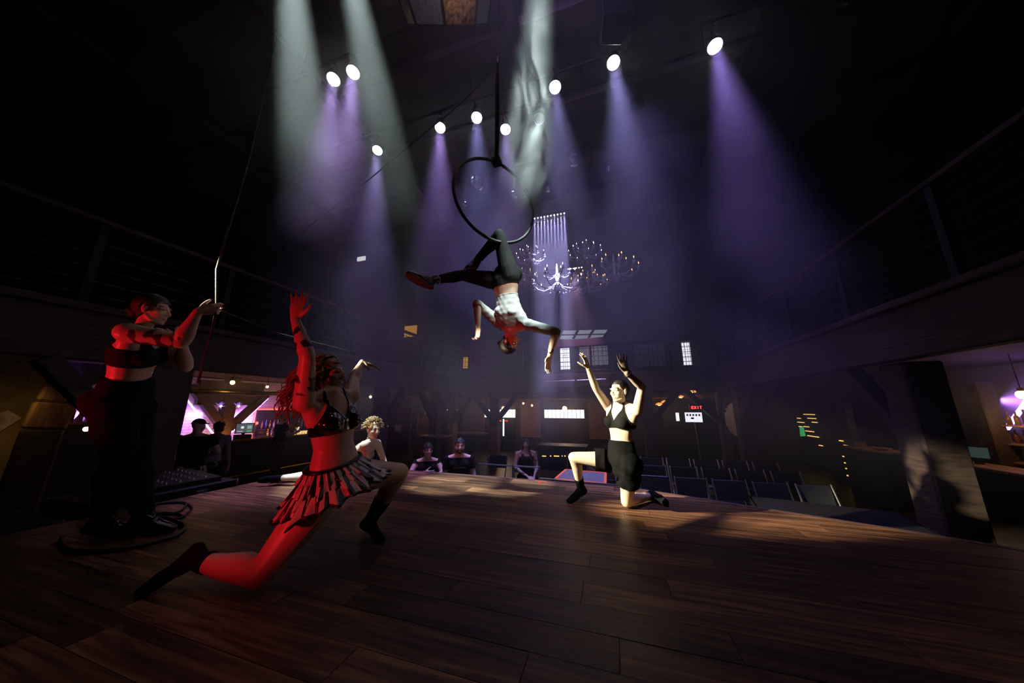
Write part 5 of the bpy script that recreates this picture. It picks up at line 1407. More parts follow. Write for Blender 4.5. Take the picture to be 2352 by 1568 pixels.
# violet niche with bulbs and menus
NX = -10.6
q = [PX(x, y, NX) for x, y in ((150, 985), (225, 985), (225, 880), (165, 905))]
struct(MB().box((NX - .25, PX(190, 900, NX).y - 1.6, FZ), (NX - .1, PX(190, 900, NX).y + 1.0, BZ1 - .16)).build('niche_wall', M_WALL), 'dark wall carrying the violet niche', 'wall')
MBn = MB().prism(q, (-.1, 0, 0)); tag(MBn.build('niche_backdrop', mat('violet_panel', (.5, .4, .8), .6)), 'violet lit niche panel beside the hip of the rope puller', 'panel')
area_light('niche_strip', PX(170, 955, NX + .25), PX(195, 915, NX), PURP, 12, .1, .4, 140)
for k, (x, y) in enumerate(((190, 895), (198, 903), (186, 909), (206, 910), (193, 918), (180, 922))):
    p = PX(x, y, NX + .12); t = thing('niche_bulb', '%s orange bulb of the cluster in the violet niche' % ('topmost', 'second from the top', 'third from the top', 'rightmost', 'second lowest', 'lowest')[k], 'lamp', p, 'orange bulbs in the violet niche')
    MB().ell(p, (.032, .045, .028), None, 10, 6).build('bulb', emis('orange_bulb', (1.0, .30, .06), 2.0), t, smooth=True)
    MB().cyl(p, p + Vector((-.13, 0, 0)), .012, n=6).build('socket', M_BRASS, t)
pz = PX(190, 968, NX + .3)
tag(MB().box((NX + .02, pz.y - 1.6, FZ), (NX + .6, pz.y + .9, pz.z - .06)).build('alcove_counter', M_BLACKP), 'dark counter block under the violet niche', 'counter')
tag(MB().box((NX + .1, pz.y - .5, pz.z - .05), (NX + .5, pz.y + .4, pz.z)).build('niche_shelf', M_WOODL), 'wooden shelf below the violet niche', 'shelf')
for k in range(5):
    yy = pz.y - .34 + k*.13
    tag(MB().box((NX + .15, yy, pz.z), (NX + .40, yy + .04 + .02*(k % 2), pz.z + .24 + .03*(k % 3))).build('menu_book', mat('book_%d' % k, [(.35, .30, .25), (.30, .08, .05), (.22, .2, .2), (.4, .25, .12), (.3, .1, .08)][k], .7)),
        '%s menu book standing on the niche shelf' % ['pale grey', 'dark red', 'charcoal', 'tan', 'maroon'][k], 'book', 'menu books on the niche shelf')
p = PX(198, 985, -8.8); ceiling_bulb(p, 'low warm bulb below the niche shelf', 0, .04)

# ------------------------------------------------------------------ road cases and cables at the stage edge
M_CASE = mat('case_black', (.004, .004, .0045), .6, spec=.2)
def road_case(lo, hi, label):
    t = thing('road_case', label, 'road case', ((lo[0] + hi[0])/2, (lo[1] + hi[1])/2, lo[2]))
    MB().box(lo, (hi[0], hi[1], hi[2] - .12)).build('body', M_CASE, t, bevel=.01)
    MB().box((lo[0], lo[1], hi[2] - .115), hi).build('lid', M_CASE, t, bevel=.01)
    e = MB()
    for x in (lo[0], hi[0]):
        for y in (lo[1], hi[1]):
            e.cyl((x, y, lo[2]), (x, y, hi[2]), .012, n=6)
    e.build('corner_edge', M_STEEL, t)
    for k in range(2):
        yy = lo[1] + (hi[1] - lo[1])*(.3 + .4*k)
        MB().box((hi[0], yy - .05, hi[2] - .19), (hi[0] + .012, yy + .05, hi[2] - .05)).build('latch', M_STEEL, t)
road_case((-5.15, 1.62, FZ), (-4.36, 2.72, .06), 'black road case with steel edges beside the standing rope puller')
road_case((-5.2, .55, FZ), (-4.40, 1.50, -.02), 'lower black road case at the feet of the rope puller')
t = thing('mixing_desk', 'small black mixing desk with metal knobs on a road case', 'mixer', (-4.75, 2.3, .06))
MB().prism([(-5.05, 1.97, .06), (-4.42, 1.97, .06), (-4.42, 1.97, .11), (-5.05, 1.97, .16)], (0, .62, 0)).build('body', M_CASE, t)
r_ = random.Random(6); kn = MB()
for i in range(8):
    for j in range(5):
        x = -5.0 + i*.075; z = .16 - (x + 5.05)*.05/.63
        kn.cyl((x, 2.02 + j*.11, z), (x, 2.02 + j*.11, z + .022), .010, n=6)
kn.build('knobs', M_STEEL, t)['kind'] = 'stuff'
M_CABLE = mat('black_cable', (.010, .010, .011), .45)
def cable(pix, label, r=.012):
    pts = [PZ(x, y, .0) for x, y in pix]; out = []
    for i in range(len(pts) - 1):
        for k in range(8):
            f = k/8; p0, p1, p2, p3 = pts[max(i-1, 0)], pts[i], pts[i+1], pts[min(i+2, len(pts)-1)]
            out.append(.5*((2*p1) + (p2 - p0)*f + (2*p0 - 5*p1 + 4*p2 - p3)*f*f + (3*p1 - p0 - 3*p2 + p3)*f**3) + UP*(r + .001))
    out.append(pts[-1] + UP*(r + .001))
    tag(MB().tube(out, r, 7).build('cable', M_CABLE, smooth=True), label, 'cable')
cable([(300, 1172), (360, 1160), (425, 1158), (405, 1180), (340, 1188), (380, 1196), (418, 1190), (400, 1182), (345, 1182)], 'black cable coil in the farther loop beside the shoe', .010)
cable([(330, 1186), (390, 1196), (421, 1212), (405, 1232), (350, 1250), (270, 1268), (190, 1272), (148, 1262), (140, 1240)], 'thick black cable looping in front of the shoes', .013)
cable([(420, 1190), (432, 1180), (440, 1170), (430, 1160), (405, 1155)], 'short black cable end beside the coil', .009)

# ------------------------------------------------------------------ rear of the pit
# stage riser; its edge tape is given a glow of its own
a, b, c_, d_ = [PZ(x, y, -.05) for x, y in ((1274, 1098), (1389, 1108), (1388, 1085), (1300, 1078))]
t = thing('stage_riser', 'low silver riser with red taped edges at the stage front', 'riser', (a + b + c_ + d_)/4)
topz = -.02
Q = [Vector((v.x, v.y, topz)) for v in (PZ(1276, 1099, topz), PZ(1390, 1110, topz), PZ(1391, 1086, topz), PZ(1300, 1078, topz))]
MB().prism([q_ - UP*.02 for q_ in Q], UP*.02).build('deck', mat('riser_deck', (.16, .15, .20), .5), t)
for k in range(4): MB().beam(Q[k], Q[(k+1) % 4], .03, .012).build('edge_tape', emis('red_tape_glow', (.75, .12, .06), .35), t)  # plain tape, brightness put in as emission
for k in range(4):
    for zz in (-.06, -.14): MB().beam(Q[k] + UP*zz, Q[(k+1) % 4] + UP*zz, .03, .045).build('frame_rail', M_STEEL, t)
    MB().cyl(Q[k] - UP*.02, (Q[k].x, Q[k].y, FZ), .022, n=8).build('leg', M_STEEL, t)
pa, pb = PZ(1238, 1100, -.01), PZ(1440, 1118, -.01)
tag(MB().beam(pa + Vector((0, .05, -.02)), pb + Vector((0, .05, -.02)), .05, .05).build('edge_rail', M_STEEL), 'bright metal rail along the stage front edge', 'rail')
tt = thing('tape_mark', 'red tape mark in a T on the stage deck', 'tape', PZ(1242, 1106, .003))
MB().beam(PZ(1228, 1103, .002), PZ(1256, 1106, .002), .012, .003).build('cross_strip', emis('red_mark_glow', (.8, .05, .03), .12), tt)  # tape strips brightened by faint emission, no lamp in them
MB().beam(PZ(1243, 1104, .002), PZ(1236, 1111, .002), .012, .003).build('stem_strip', emis('red_mark_glow', (.8, .05, .03), .12), tt)

# folding chairs
M_SEATP = mat('chair_plastic', (.030, .032, .036), .35)
def folding_chair():
    t = thing('folding_chair', '', 'chair', (0, 0, 0), 'folding chairs beside the pit')
    s1 = MB(); s1.box((-.21, -.20, .43), (.21, .20, .46)); local_part(s1, 'seat', M_SEATP, t, bevel=.012)
    bk = MB(); bk.prism([(-.21, -.22, .62), (.21, -.22, .62), (.21, -.27, .88), (-.21, -.27, .88)], (0, -.018, 0)); local_part(bk, 'backrest', M_SEATP, t, bevel=.008)
    for e in (-1, 1):
        for pts in ([(e*.22, .24, 0), (e*.22, -.12, .5), (e*.22, -.27, .90)], [(e*.20, -.26, 0), (e*.20, .05, .40), (e*.20, .17, .44)]):
            l = MB(); l.tube(pts, .012, 7); local_part(l, 'leg', M_STEEL, t)
    br_ = MB(); br_.cyl((-.21, .18, .10), (.21, .18, .10), .009, n=6); br_.cyl((-.20, -.22, .08), (.20, -.22, .08), .009, n=6); local_part(br_, 'stretcher', M_STEEL, t)
    return t
fc = folding_chair(); k = 0
ROW = ['first', 'second', 'third', 'fourth', 'fifth']
for r_ in range(3):
    for c_i in range(5):
        p = Vector((.55 + c_i*.52 + r_*.08, 5.4 + r_*.95, FZ))
        lb = '%s chair of the %s row of black chairs right of the kneeling dancer' % (ROW[c_i], ('front', 'middle', 'back')[r_])
        if k == 0: fc.location = p; fc.rotation_euler = (0, 0, math.pi); fc['label'] = lb
        else: copy_thing(fc, p, math.pi + .04*c_i, lb)
        k += 1
jp = Vector((J_p.J['pel'][0], J_p.J['pel'][1], FZ))
copy_thing(fc, jp + Vector((0, .02, 0)), math.atan2(-tocam[0], tocam[1]) + 0.0, 'folding chair under the tattooed woman')
copy_thing(fc, jp + Vector((-.8, .25, 0)), math.pi, 'empty folding chair beside the tattooed woman')
copy_thing(fc, jp + Vector((.9, .9, 0)), math.pi, 'empty folding chair behind the stage riser')
copy_thing(fc, jp + Vector((1.5, 1.0, 0)), math.pi, 'second empty folding chair behind the stage riser')
# crowd barrier in front of the woman
t = thing('crowd_barrier', 'low steel crowd barrier in front of the tattooed woman', 'barrier', (jp.x - .3, jp.y - .75, FZ))
xa, xb, yy = jp.x - .75, jp.x + .45, jp.y - .72
for xx in (xa, (xa + xb)/2 + .1, xb): MB().cyl((xx, yy, FZ), (xx, yy, FZ + .92), .018, n=8).build('upright', M_STEEL, t)
for zz in (.30, .62, .90): MB().cyl((xa, yy, FZ + zz), (xb, yy, FZ + zz), .014, n=8).build('crossbar', M_STEEL, t)

# tall tables under the rear balcony
def tall_table(x, y, label, w=.9):
    t = thing('bar_table', label, 'table', (x, y, FZ))
    MB().box((x - w/2, y - .25, FZ + 1.02), (x + w/2, y + .25, FZ + 1.07)).build('table_top', M_WOODL, t, bevel=.01)
    MB().box((x - .04, y - .04, FZ), (x + .04, y + .04, FZ + 1.02)).build('post', M_BLACK, t)
    MB().box((x - .25, y - .2, FZ), (x + .25, y + .2, FZ + .03)).build('base', M_BLACK, t)
tall_table(PY(1082, 1018, 10.3).x, 10.3, 'tall bar table right of the bearded man', 1.1)
tall_table(PY(1000, 1040, 9.0).x, 9.0, 'tall bar table above the man with folded arms', .9)
# counter with yellow dashes beyond the riser
pa, pb = PY(1236, 1046, 10.2), PY(1345, 1046, 10.2)
t = thing('merch_counter', 'dark counter with a dashed amber light line', 'counter', ((pa.x + pb.x)/2, 10.2, FZ))
MB().box((pa.x, 10.2, FZ), (pb.x, 10.9, pa.z + .28)).build('body', mat('blue_black', (.03, .03, .05), .4), t, bevel=.01)
MB().box((pa.x - .05, 10.15, pa.z + .28), (pb.x + .05, 10.95, pa.z + .33)).build('worktop', M_BLACKP, t)
for (u0, u1) in ((1245, 1254), (1263, 1266), (1272, 1284), (1290, 1292), (1296, 1299), (1303, 1309)):
    a_, b_ = PY(u0, 1047, 10.18), PY(u1, 1047, 10.18)
    MB().box((a_.x, 10.185, a_.z - .015), (b_.x, 10.2, a_.z + .015)).build('light_dash', emis('amber_dash', (1.0, .62, .15), 1.2), t)
# pendant globes under the soffit and the caged lamps
ceiling_bulb(PY(1157, 938, 13.2), 'globe bulb above the neon lit door', 16, .10)
ceiling_bulb(PY(1297, 938, 13.2), 'globe bulb above the brightest strip window', 16, .10)
for x, y, Y_, lb in ((1148, 912, 11.6, 'tiny warm bulb left of the globe above the door'), (1202, 926, 12.0, 'tiny warm bulb above the brick pier'), (1222, 931, 12.2, 'tiny warm bulb right of the brick pier')):
    ceiling_bulb(PY(x, y, Y_), lb, 0, .04)
for x, y, Y_, lb in ((1514, 928, 12.9, 'farthest caged lamp of the row near the exit sign'), (1527, 923, 12.2, 'third caged lamp of the row near the exit sign'), (1563, 910, 11.6, 'second caged lamp of the row near the exit sign'), (1589, 899, 11.45, 'nearest caged lamp of the row near the exit sign')):
    p = PY(x, y, Y_); t = thing('caged_lamp', lb, 'lamp', p, 'caged lamps near the exit sign')
    MB().lathe([(.03, .06), (.10, .03), (.13, -.01), (.12, -.03), (.0, -.03)], p, 14, caps=False).build('shade', emis('copper_glow', (1.0, .34, .07), 1.4), t, smooth=True)
    MB().ell(p - UP*.02, (.06, .06, .035), None, 10, 6).build('bulb', M_EDISON, t, smooth=True)
    MB().cyl(p + UP*.06, (p.x, p.y, BZ0 - .12), .006, n=5).build('cord', M_BLACK, t)
    if x in (1527, 1589): point_light('caged_light', p - UP*.09, (1.0, .45, .15), 5, .05)
# door with a bright gap
dx0, dx1 = PY(1140, 980, YB - .1).x, PY(1180, 980, YB - .1).x
t = thing('door_1', 'double door with a bright neon gap under the strip window', 'door', ((dx0 + dx1)/2, YB - .1, FZ)); t['kind'] = 'structure'
xm = PY(1156, 980, YB - .1).x; zt_ = PY(1156, 962, YB - .1).z; zb_ = PY(1156, 1001, YB - .1).z
MB().box((dx0, YB - .1, FZ), (xm - .05, YB, .38)).build('door_leaf', M_BLACKP, t); MB().box((xm + .05, YB - .1, FZ), (dx1, YB, .38)).build('door_leaf', M_BLACKP, t)
MB().box((xm - .035, YB - .07, zb_), (xm + .035, YB - .03, zt_)).build('light_gap', emis('gap_light', (.75, .9, 1.0), 1.6), t)
for u0, u1 in ((1147, 1151), (1160, 1166)):
    a_, b_ = PY(u0, 966, YB - .12), PY(u1, 966, YB - .12)
    MB().box((a_.x, YB - .125, a_.z - .02), (b_.x, YB - .1, a_.z + .02)).build('red_sign_light', emis('red_letters', (1, .05, .03), 1.6), t)
# arched cabinet
def arch_pts(x, z0, w, h, y):
    return [(x - w/2, y, z0), (x + w/2, y, z0), (x + w/2, y, z0 + h*.75)] + [(x + w/2*math.cos(a), y, z0 + h*.75 + h*.25*math.sin(a)) for a in [math.pi*k/8 for k in range(1, 8)]] + [(x - w/2, y, z0 + h*.75)]
ac = PY(985, 985, 10.6); z0_ = PY(985, 1020, 10.6).z; z1_ = PY(985, 948, 10.6).z
t = thing('arched_cabinet', 'glossy arched wooden cabinet with a framed glass front', 'cabinet', (ac.x, 10.6, FZ))
MB().prism([Vector(p) for p in arch_pts(ac.x, FZ, 1.25, z1_ - FZ, 10.55)], (0, .5, 0)).build('body', mat('glossy_mahogany', (.10, .035, .025), .18, coat=.7), t)
MB().box((ac.x - .40, 10.50, z0_ + .25), (ac.x + .1, 10.54, z1_ - .12)).build('glass_front', mat('cabinet_glass', (.12, .07, .03), .05, spec=1.0), t)
for lo, hi in (((-.45, .2), (-.40, 1)), ((.1, .2), (.15, 1))): MB().box((ac.x + lo[0], 10.48, z0_ + .2), (ac.x + hi[0], 10.55, z1_ - .08)).build('frame_stile', M_BRASS, t)
MB().box((ac.x + .2, 10.50, z0_ + .35), (ac.x + .55, 10.54, z1_ - .2)).build('brick_inset', M_BRICK, t)
# copper lamp frame above the cabinet
p = PY(984, 935, 10.2); t = thing('copper_lamp', 'copper framed lamp glowing above the arched cabinet', 'lamp', p)
M_COPPER = mat('lit_copper', (.75, .28, .12), .3, .9)
for e in (-1, 1): MB().tube([p + Vector((e*.14, 0, -.28)), p + Vector((e*.10, 0, .15)), p + Vector((e*.24, 0, .22))], .018, 6).build('arm', M_COPPER, t)
MB().box(p + Vector((-.25, -.02, .22)), p + Vector((.5, .02, .25))).build('top_bar', M_COPPER, t)
MB().ell(p + Vector((0, -.03, -.05)), .06, None, 10, 8).build('bulb', M_EDISON, t)
MB().cyl(p + UP*.25, (p.x, p.y, BZ1 - .16), .01, n=6).build('rod', M_BLACK, t)
point_light('copper_light', p + Vector((.15, -.15, -.02)), (1.0, .42, .15), 5, .05)
pa = PY(909, 975, 11.5); pb = PY(922, 991, 11.5)
tag(MB().box((pa.x, 11.46, pb.z), (pb.x, 11.5, pa.z)).build('notice', mat('notice_paper', (.55, .45, .40), .8)), 'small paper notice left of the arched cabinet', 'notice')
struct(MB().box((PY(895, 980, 11.6).x, 11.5, FZ), (PY(945, 980, 11.6).x, 11.65, BZ0)).build('notice_wall', M_TIMBER), 'dark panel wall carrying the notice', 'wall')

# ------------------------------------------------------------------ right side
# exit sign and white board
def letters(t, txt, c, r_, u_, h, m, depth):
    font = {'E': [(0,0,.22,1),(0,0,.7,.18),(0,.41,.6,.59),(0,.82,.7,1)], 'X': 'x', 'I': [(.25,0,.47,1)], 'T': [(.25,0,.47,1),(0,.82,.72,1)]}
    n_ = r_.cross(u_); x = 0
    for ch in txt:
        g = font[ch]; mb = MB()
        if g == 'x':
            for a, b in (((0, 0), (.7, 1)), ((0, 1), (.7, 0))): mb.beam(c + r_*((x + a[0])*h) + u_*(a[1]*h), c + r_*((x + b[0])*h) + u_*(b[1]*h), h*.2, depth, n_)
        else:
            for (a0, b0_, a1, b1_) in g: mb.prism([c + r_*((x + a)*h) + u_*(b*h) for a, b in ((a0, b0_), (a1, b0_), (a1, b1_), (a0, b1_))], n_*depth)
        mb.build('letter', m, t); x += .85
pe = PY(1598, 935, 10.6); t = thing('exit_sign', 'glowing red exit sign beside the corner post', 'sign', pe)
MB().box((pe.x - .16, 10.6, pe.z - .09), (pe.x + .16, 10.66, pe.z + .09)).build('box', M_BLACKP, t)
letters(t, 'EXIT', Vector((pe.x - .12, 10.59, pe.z - .05)), Vector((1, 0, 0)), UP, .085, emis('exit_red', (1, .06, .04), 3.0), .004)
MB().tube([(pe.x, 10.63, pe.z + .09), (pe.x, 10.63, BZ0 + .1), (pe.x, BYB - .05, BZ0 + .12)], .012, 6).build('stem', M_BLACK, t)
pw = PY(1595, 958, 11.4); t = thing('lit_notice_board', 'white lit board with dark lettering below the exit sign', 'sign', pw)
MB().box((pw.x - .26, 11.4, pw.z - .15), (pw.x + .22, 11.44, pw.z + .15)).build('board', emis('board_white', (.9, .92, 1.0), 1.1), t)
for k in range(5): MB().box((pw.x - .22 + k*.085, 11.395, pw.z + .04), (pw.x - .22 + k*.085 + .05, 11.4, pw.z + .10)).build('letter_block', M_BLACKP, t)
MB().ell((pw.x - .06, 11.395, pw.z - .03), (.05, .006, .03), None, 10, 6).build('emblem', M_BLACKP, t)
MB().cyl((pw.x, 11.42, pw.z - .15), (pw.x + .05, 11.42, FZ), .02, n=8).build('pole', M_STEEL, t)
pv = PY(1556, 957, 13.0); struct(MB().box((pv.x - .5, 13.02, FZ), (pv.x + .5, 13.1, BZ0 - .12)).build('door_2', M_BLACKP), 'dark side door with a slit of daylight', 'door'); tag(MB().box((pv.x - .05, 13.0, pv.z - .15), (pv.x + .06, 13.04, pv.z + .15)).build('door_light', emis('board_white', (.9, .92, 1.0), 1.1)), 'narrow slit of daylight left of the white board', 'door light')
# hanging barrel end of staves
pc = PX(1690, 962, BXR - .05); t = thing('barrel_end', 'round barrel end of pale vertical staves hung beside the post', 'barrel', pc)
n_ = (EYE - pc).normalized(); n_.z = 0; n_.normalize(); rr_ = UP.cross(n_).normalized()
Rb = .42; Nb = 11
for k in range(Nb):
    x = (-1 + (2*k + 1)/Nb)*Rb; hgt = math.sqrt(max(Rb*Rb - x*x, .01))
    c_ = pc + rr_*x*.55 + n_*(.25 + .05*math.cos(x/Rb*1.5))
    MB().beam(c_ - UP*hgt, c_ + UP*hgt, 2*Rb/Nb*.55 - .004, .03, n_).build('stave', mat('pale_stave', (.42, .28, .17), .5, noise=.3, nscale=5, stretch=(6, 6, 1)), t)
MB().beam(pc + n_*.2 - rr_*Rb*.5, pc + n_*.2 + rr_*Rb*.5, .06, .03).build('batten', M_TIMBER, t)
MB().cyl(pc + n_*.22 + UP*Rb*.9, pc + n_*.22 + Vector((0, 0, BZ0 - pc.z)), .01, n=6).build('hanger', M_BLACK, t)
spot_light('barrel_lamp', pc + n_*1.3 + UP*.9 - rr_*.4, pc + n_*.2, (1.0, .80, .62), 9, 40, .6, .05)
# draped table
p0 = PZ(1805, 1180, FZ + .75); 
t = thing('draped_table', 'table under a floor length black cloth near the chairs', 'table', (2.2, 4.6, FZ))
MB().prism([(1.5, 4.4, FZ + .78), (2.75, 4.15, FZ + .78), (2.9, 4.85, FZ + .78), (1.65, 5.1, FZ + .78)], (0, 0, .03)).build('table_top', M_BLACKC, t)
dr = MB(); ring = [(1.48, 4.36), (2.78, 4.11), (2.94, 4.89), (1.63, 5.14)]
vs = []; N_ = 96
for j, zz in ((0, FZ + .80), (1, FZ + .01)):
    for i in range(N_):
        f = i/N_*4; k = int(f); f -= k; a, b = ring[k], ring[(k+1) % 4]
        cx, cy3 = 2.2, 4.62; x = a[0] + (b[0]-a[0])*f; y = a[1] + (b[1]-a[1])*f
        w = 1 + (.05*math.sin(i*1.1) + .04)*j; vs.append((cx + (x-cx)*w, cy3 + (y-cy3)*w, zz))
dr.add(vs, [(i, (i+1) % N_, N_ + (i+1) % N_, N_ + i) for i in range(N_)]); dr.build('table_cloth', M_BLACKC, t, smooth=True)
# far bar at the right edge
FX = 7.9
struct(MB().box((FX, 5.0, FZ), (XR, 13.5, BZ1 - .2)).build('far_bar_wall', mat('far_bar_wall', (.14, .11, .10), .7)), 'wall behind the far bar at the right', 'wall')
yy0, yy1 = PX(2235, 1060, FX - .9).y, PX(2420, 1060, FX - .9).y
ylo, yhi = min(yy0, yy1), max(yy0, yy1)
zf = PX(2290, 1068, FX - .9).z
t = thing('far_bar_counter', 'far bar counter at the right edge of the room', 'counter', (FX - 1.0, (ylo + yhi)/2, FZ))
MB().box((FX - 1.4, ylo - .2, FZ), (FX - .9, yhi + .5, zf - .05)).build('front_panel', M_BLACKP, t)
MB().box((FX - 1.45, ylo - .25, zf - .05), (FX - .82, yhi + .5, zf)).build('counter_top', M_WOODL, t, bevel=.01)
st = [PX(2312, 985, FX - .1), PX(2352, 930, FX - .1)]
t = thing('light_strip', 'violet light strip slanting behind the far bar bottles', 'light strip', st[0])
MB().beam(st[0], st[0] + (st[1] - st[0])*3, .05, .06).build('diffuser', M_LEDP, t)
area_light('far_strip_glow', st[0] + (st[1] - st[0])*1.2 + Vector((-.12, 0, 0)), st[0] + (st[1] - st[0])*1.2 + Vector((1, -.4, -.3)), PURP, 24, 1.2, .1)
area_light('far_strip_glow', PX(2330, 880, FX - .8), PX(2330, 860, FX - .8) + UP*1.0, PURP, 3, 1.2, .15)
t = thing('far_bar_shelf', 'shelf of bottles and cards behind the far bar', 'shelf', PX(2300, 1020, FX - .5))
for py_ in (975, 1016, 1056):
    pa = PX(2300, py_, FX - .45)
    MB().box((FX - .5, pa.y - 1.4, pa.z - .03), (FX, pa.y + .35, pa.z)).build('shelf_board', M_WOODL, t)
    for k in range(9):
        i = rb.randrange(6); yv = pa.y - .95 + k*.14
        bottle((FX - .3, yv, pa.z), i, '%s bottle, %s from the room edge on the %s shelf of the far bar' % (ORD[i], ORDN[k], {975: 'top', 1016: 'middle', 1056: 'bottom'}[py_]), 'bottles of the far bar')
point_light('far_bar_lamp', PX(2320, 960, FX - .7), (1.0, .55, .25), 6, .1)
ceiling_bulb(PX(2348, 906, FX - 1.2), 'bright amber lamp above the far bar', 6, .07)
pm = PX(2240, 1030, FX - 1.1); t = thing('till', 'small till with a teal screen on the far bar', 'till', (pm.x, pm.y, zf))
f_ = Vector((-1, -.9, .2)).normalized(); r_ = UP.cross(f_).normalized(); u_ = f_.cross(r_); c_ = Vector((pm.x, pm.y, zf + .22))
MB().prism([c_ + r_*a*.17 + u_*b*.13 - f_*.02 for a, b in ((-1, -1), (1, -1), (1, 1), (-1, 1))], f_*.025).build('screen_bezel', M_BLACKP, t)
MB().prism([c_ + r_*a*.14 + u_*b*.10 + f_*.006 for a, b in ((-1, -1), (1, -1), (1, 1), (-1, 1))], f_*.004).build('screen', emis('teal_screen', (.12, .26, .26), .12), t)
MB().box((pm.x - .04, pm.y - .04, zf), (pm.x + .04, pm.y + .04, zf + .12)).build('neck', M_BLACKP, t)
pp_ = PX(2272, 960, FX - .55); post(pp_.x, pp_.y, 'slim timber post beside the far bar bottles', w=.24, dirs=())
# back shelves with amber light dashes
SX = 6.2
t = thing('stair_lights', 'dark cabinet with rows of amber light dashes', 'cabinet', PX(1855, 980, SX))
a_, b_ = PX(1820, 1000, SX), PX(1900, 1000, SX)
MB().box((SX + .02, min(a_.y, b_.y) - .6, FZ), (SX + .4, max(a_.y, b_.y) + .6, 1.0)).build('body', M_BLACKP, t)
rows = [(1845, 1870, 951), (1830, 1838, 960), (1854, 1873, 960), (1831, 1846, 969), (1864, 1876, 969), (1834, 1841, 979), (1845, 1857, 979), (1849, 1868, 989), (1854, 1879, 1000), (1880, 1888, 1022), (1886, 1903, 1086)]
M_DASH = emis('amber_dash', (1.0, .62, .15), 1.2)
for u0, u1, v in rows:
    a_, b_ = PX(u0, v, SX), PX(u1, v, SX)
    MB().box((SX, min(a_.y, b_.y), a_.z - .012), (SX + .02, max(a_.y, b_.y), a_.z + .012)).build('light_dash', M_DASH, t)
g_ = [PX(x, y, SX) for x, y in ((1836, 980), (1844, 980), (1849, 1001), (1838, 1002))]
MB().prism(g_, (.02, 0, 0)).build('green_sign', emis('green_sign', (.08, .8, .25), .35), t)
tag(MB().box((SX - .60, PX(1962, 1040, SX - .6).y, FZ), (SX - .45, PX(1900, 1040, SX - .6).y, .85)).build('stair_block', M_BLACKP), 'black stair side carrying the amber step lights', 'stair')
for k, (x, y) in enumerate(((1933, 1012), (1944, 1023), (1944, 1031), (1939, 1048), (1943, 1063), (1946, 1076), (1949, 1092))):
    p = PX(x, y, SX - .6)
    tag(MB().box((SX - .62, p.y - .07 if y < 1035 else p.y - .035, p.z - .012), (SX - .60, p.y + .07 if y < 1035 else p.y + .035, p.z + .012)).build('step_light', M_DASH), '%s amber step light from the top beside the small counter' % ORDN[k], 'step light', 'amber step lights')
pk = PX(2000, 1036, 5.2); t = thing('side_counter', 'small side counter with a dish under a warm lamp', 'counter', (5.2, pk.y, FZ))
MB().box((5.1, PX(2045, 1040, 5.2).y, FZ), (5.6, PX(1950, 1040, 5.2).y, pk.z)).build('cabinet', M_BLACKP, t)
MB().box((5.05, PX(2045, 1040, 5.2).y - .05, pk.z), (5.65, PX(1950, 1040, 5.2).y + .05, pk.z + .04)).build('worktop', M_WOODL, t, bevel=.008)
pd = PX(2025, 1030, 5.3); tag(MB().lathe([(0, 0), (.06, 0), (.15, .05), (.14, .05), (.05, .012), (0, .012)], (5.3, pd.y, pk.z + .04), 18, caps=False).build('dish', mat('terracotta', (.5, .25, .15), .6), smooth=True), 'terracotta dish on the small side counter', 'dish')
pd = PX(1972, 1030, 5.3); tag(MB().box((5.2, pd.y - .1, pk.z + .04), (5.4, pd.y + .1, pk.z + .16)).build('menu_box', mat('cardboard', (.28, .18, .12), .8)), 'brown box of cards on the small side counter', 'box')
spot_light('side_lamp', Vector((5.3, pk.y, BZ0 - .1)), Vector((5.3, pk.y - .05, pk.z)), (1.0, .5, .3), 5, 50, .7, .05)
# small bright panel and glints high on the left
pq = P(830, 594, 9.0); t = thing('work_light', 'small pale lit panel high on the dark left', 'lamp', pq)
MB().box(pq - Vector((.14, .02, .06)), pq + Vector((.14, .02, .06))).build('diffuser', emis('pale_panel', (.8, .85, .8), .8), t)
MB().box(pq - Vector((.16, -.02, .08)), pq + Vector((.16, .06, .08))).build('housing', M_BLACK, t)
MB().cyl(pq + Vector((0, .04, .08)), (pq.x, pq.y + .04, CEIL - .01), .008, n=6).build('rod', M_BLACK, t)

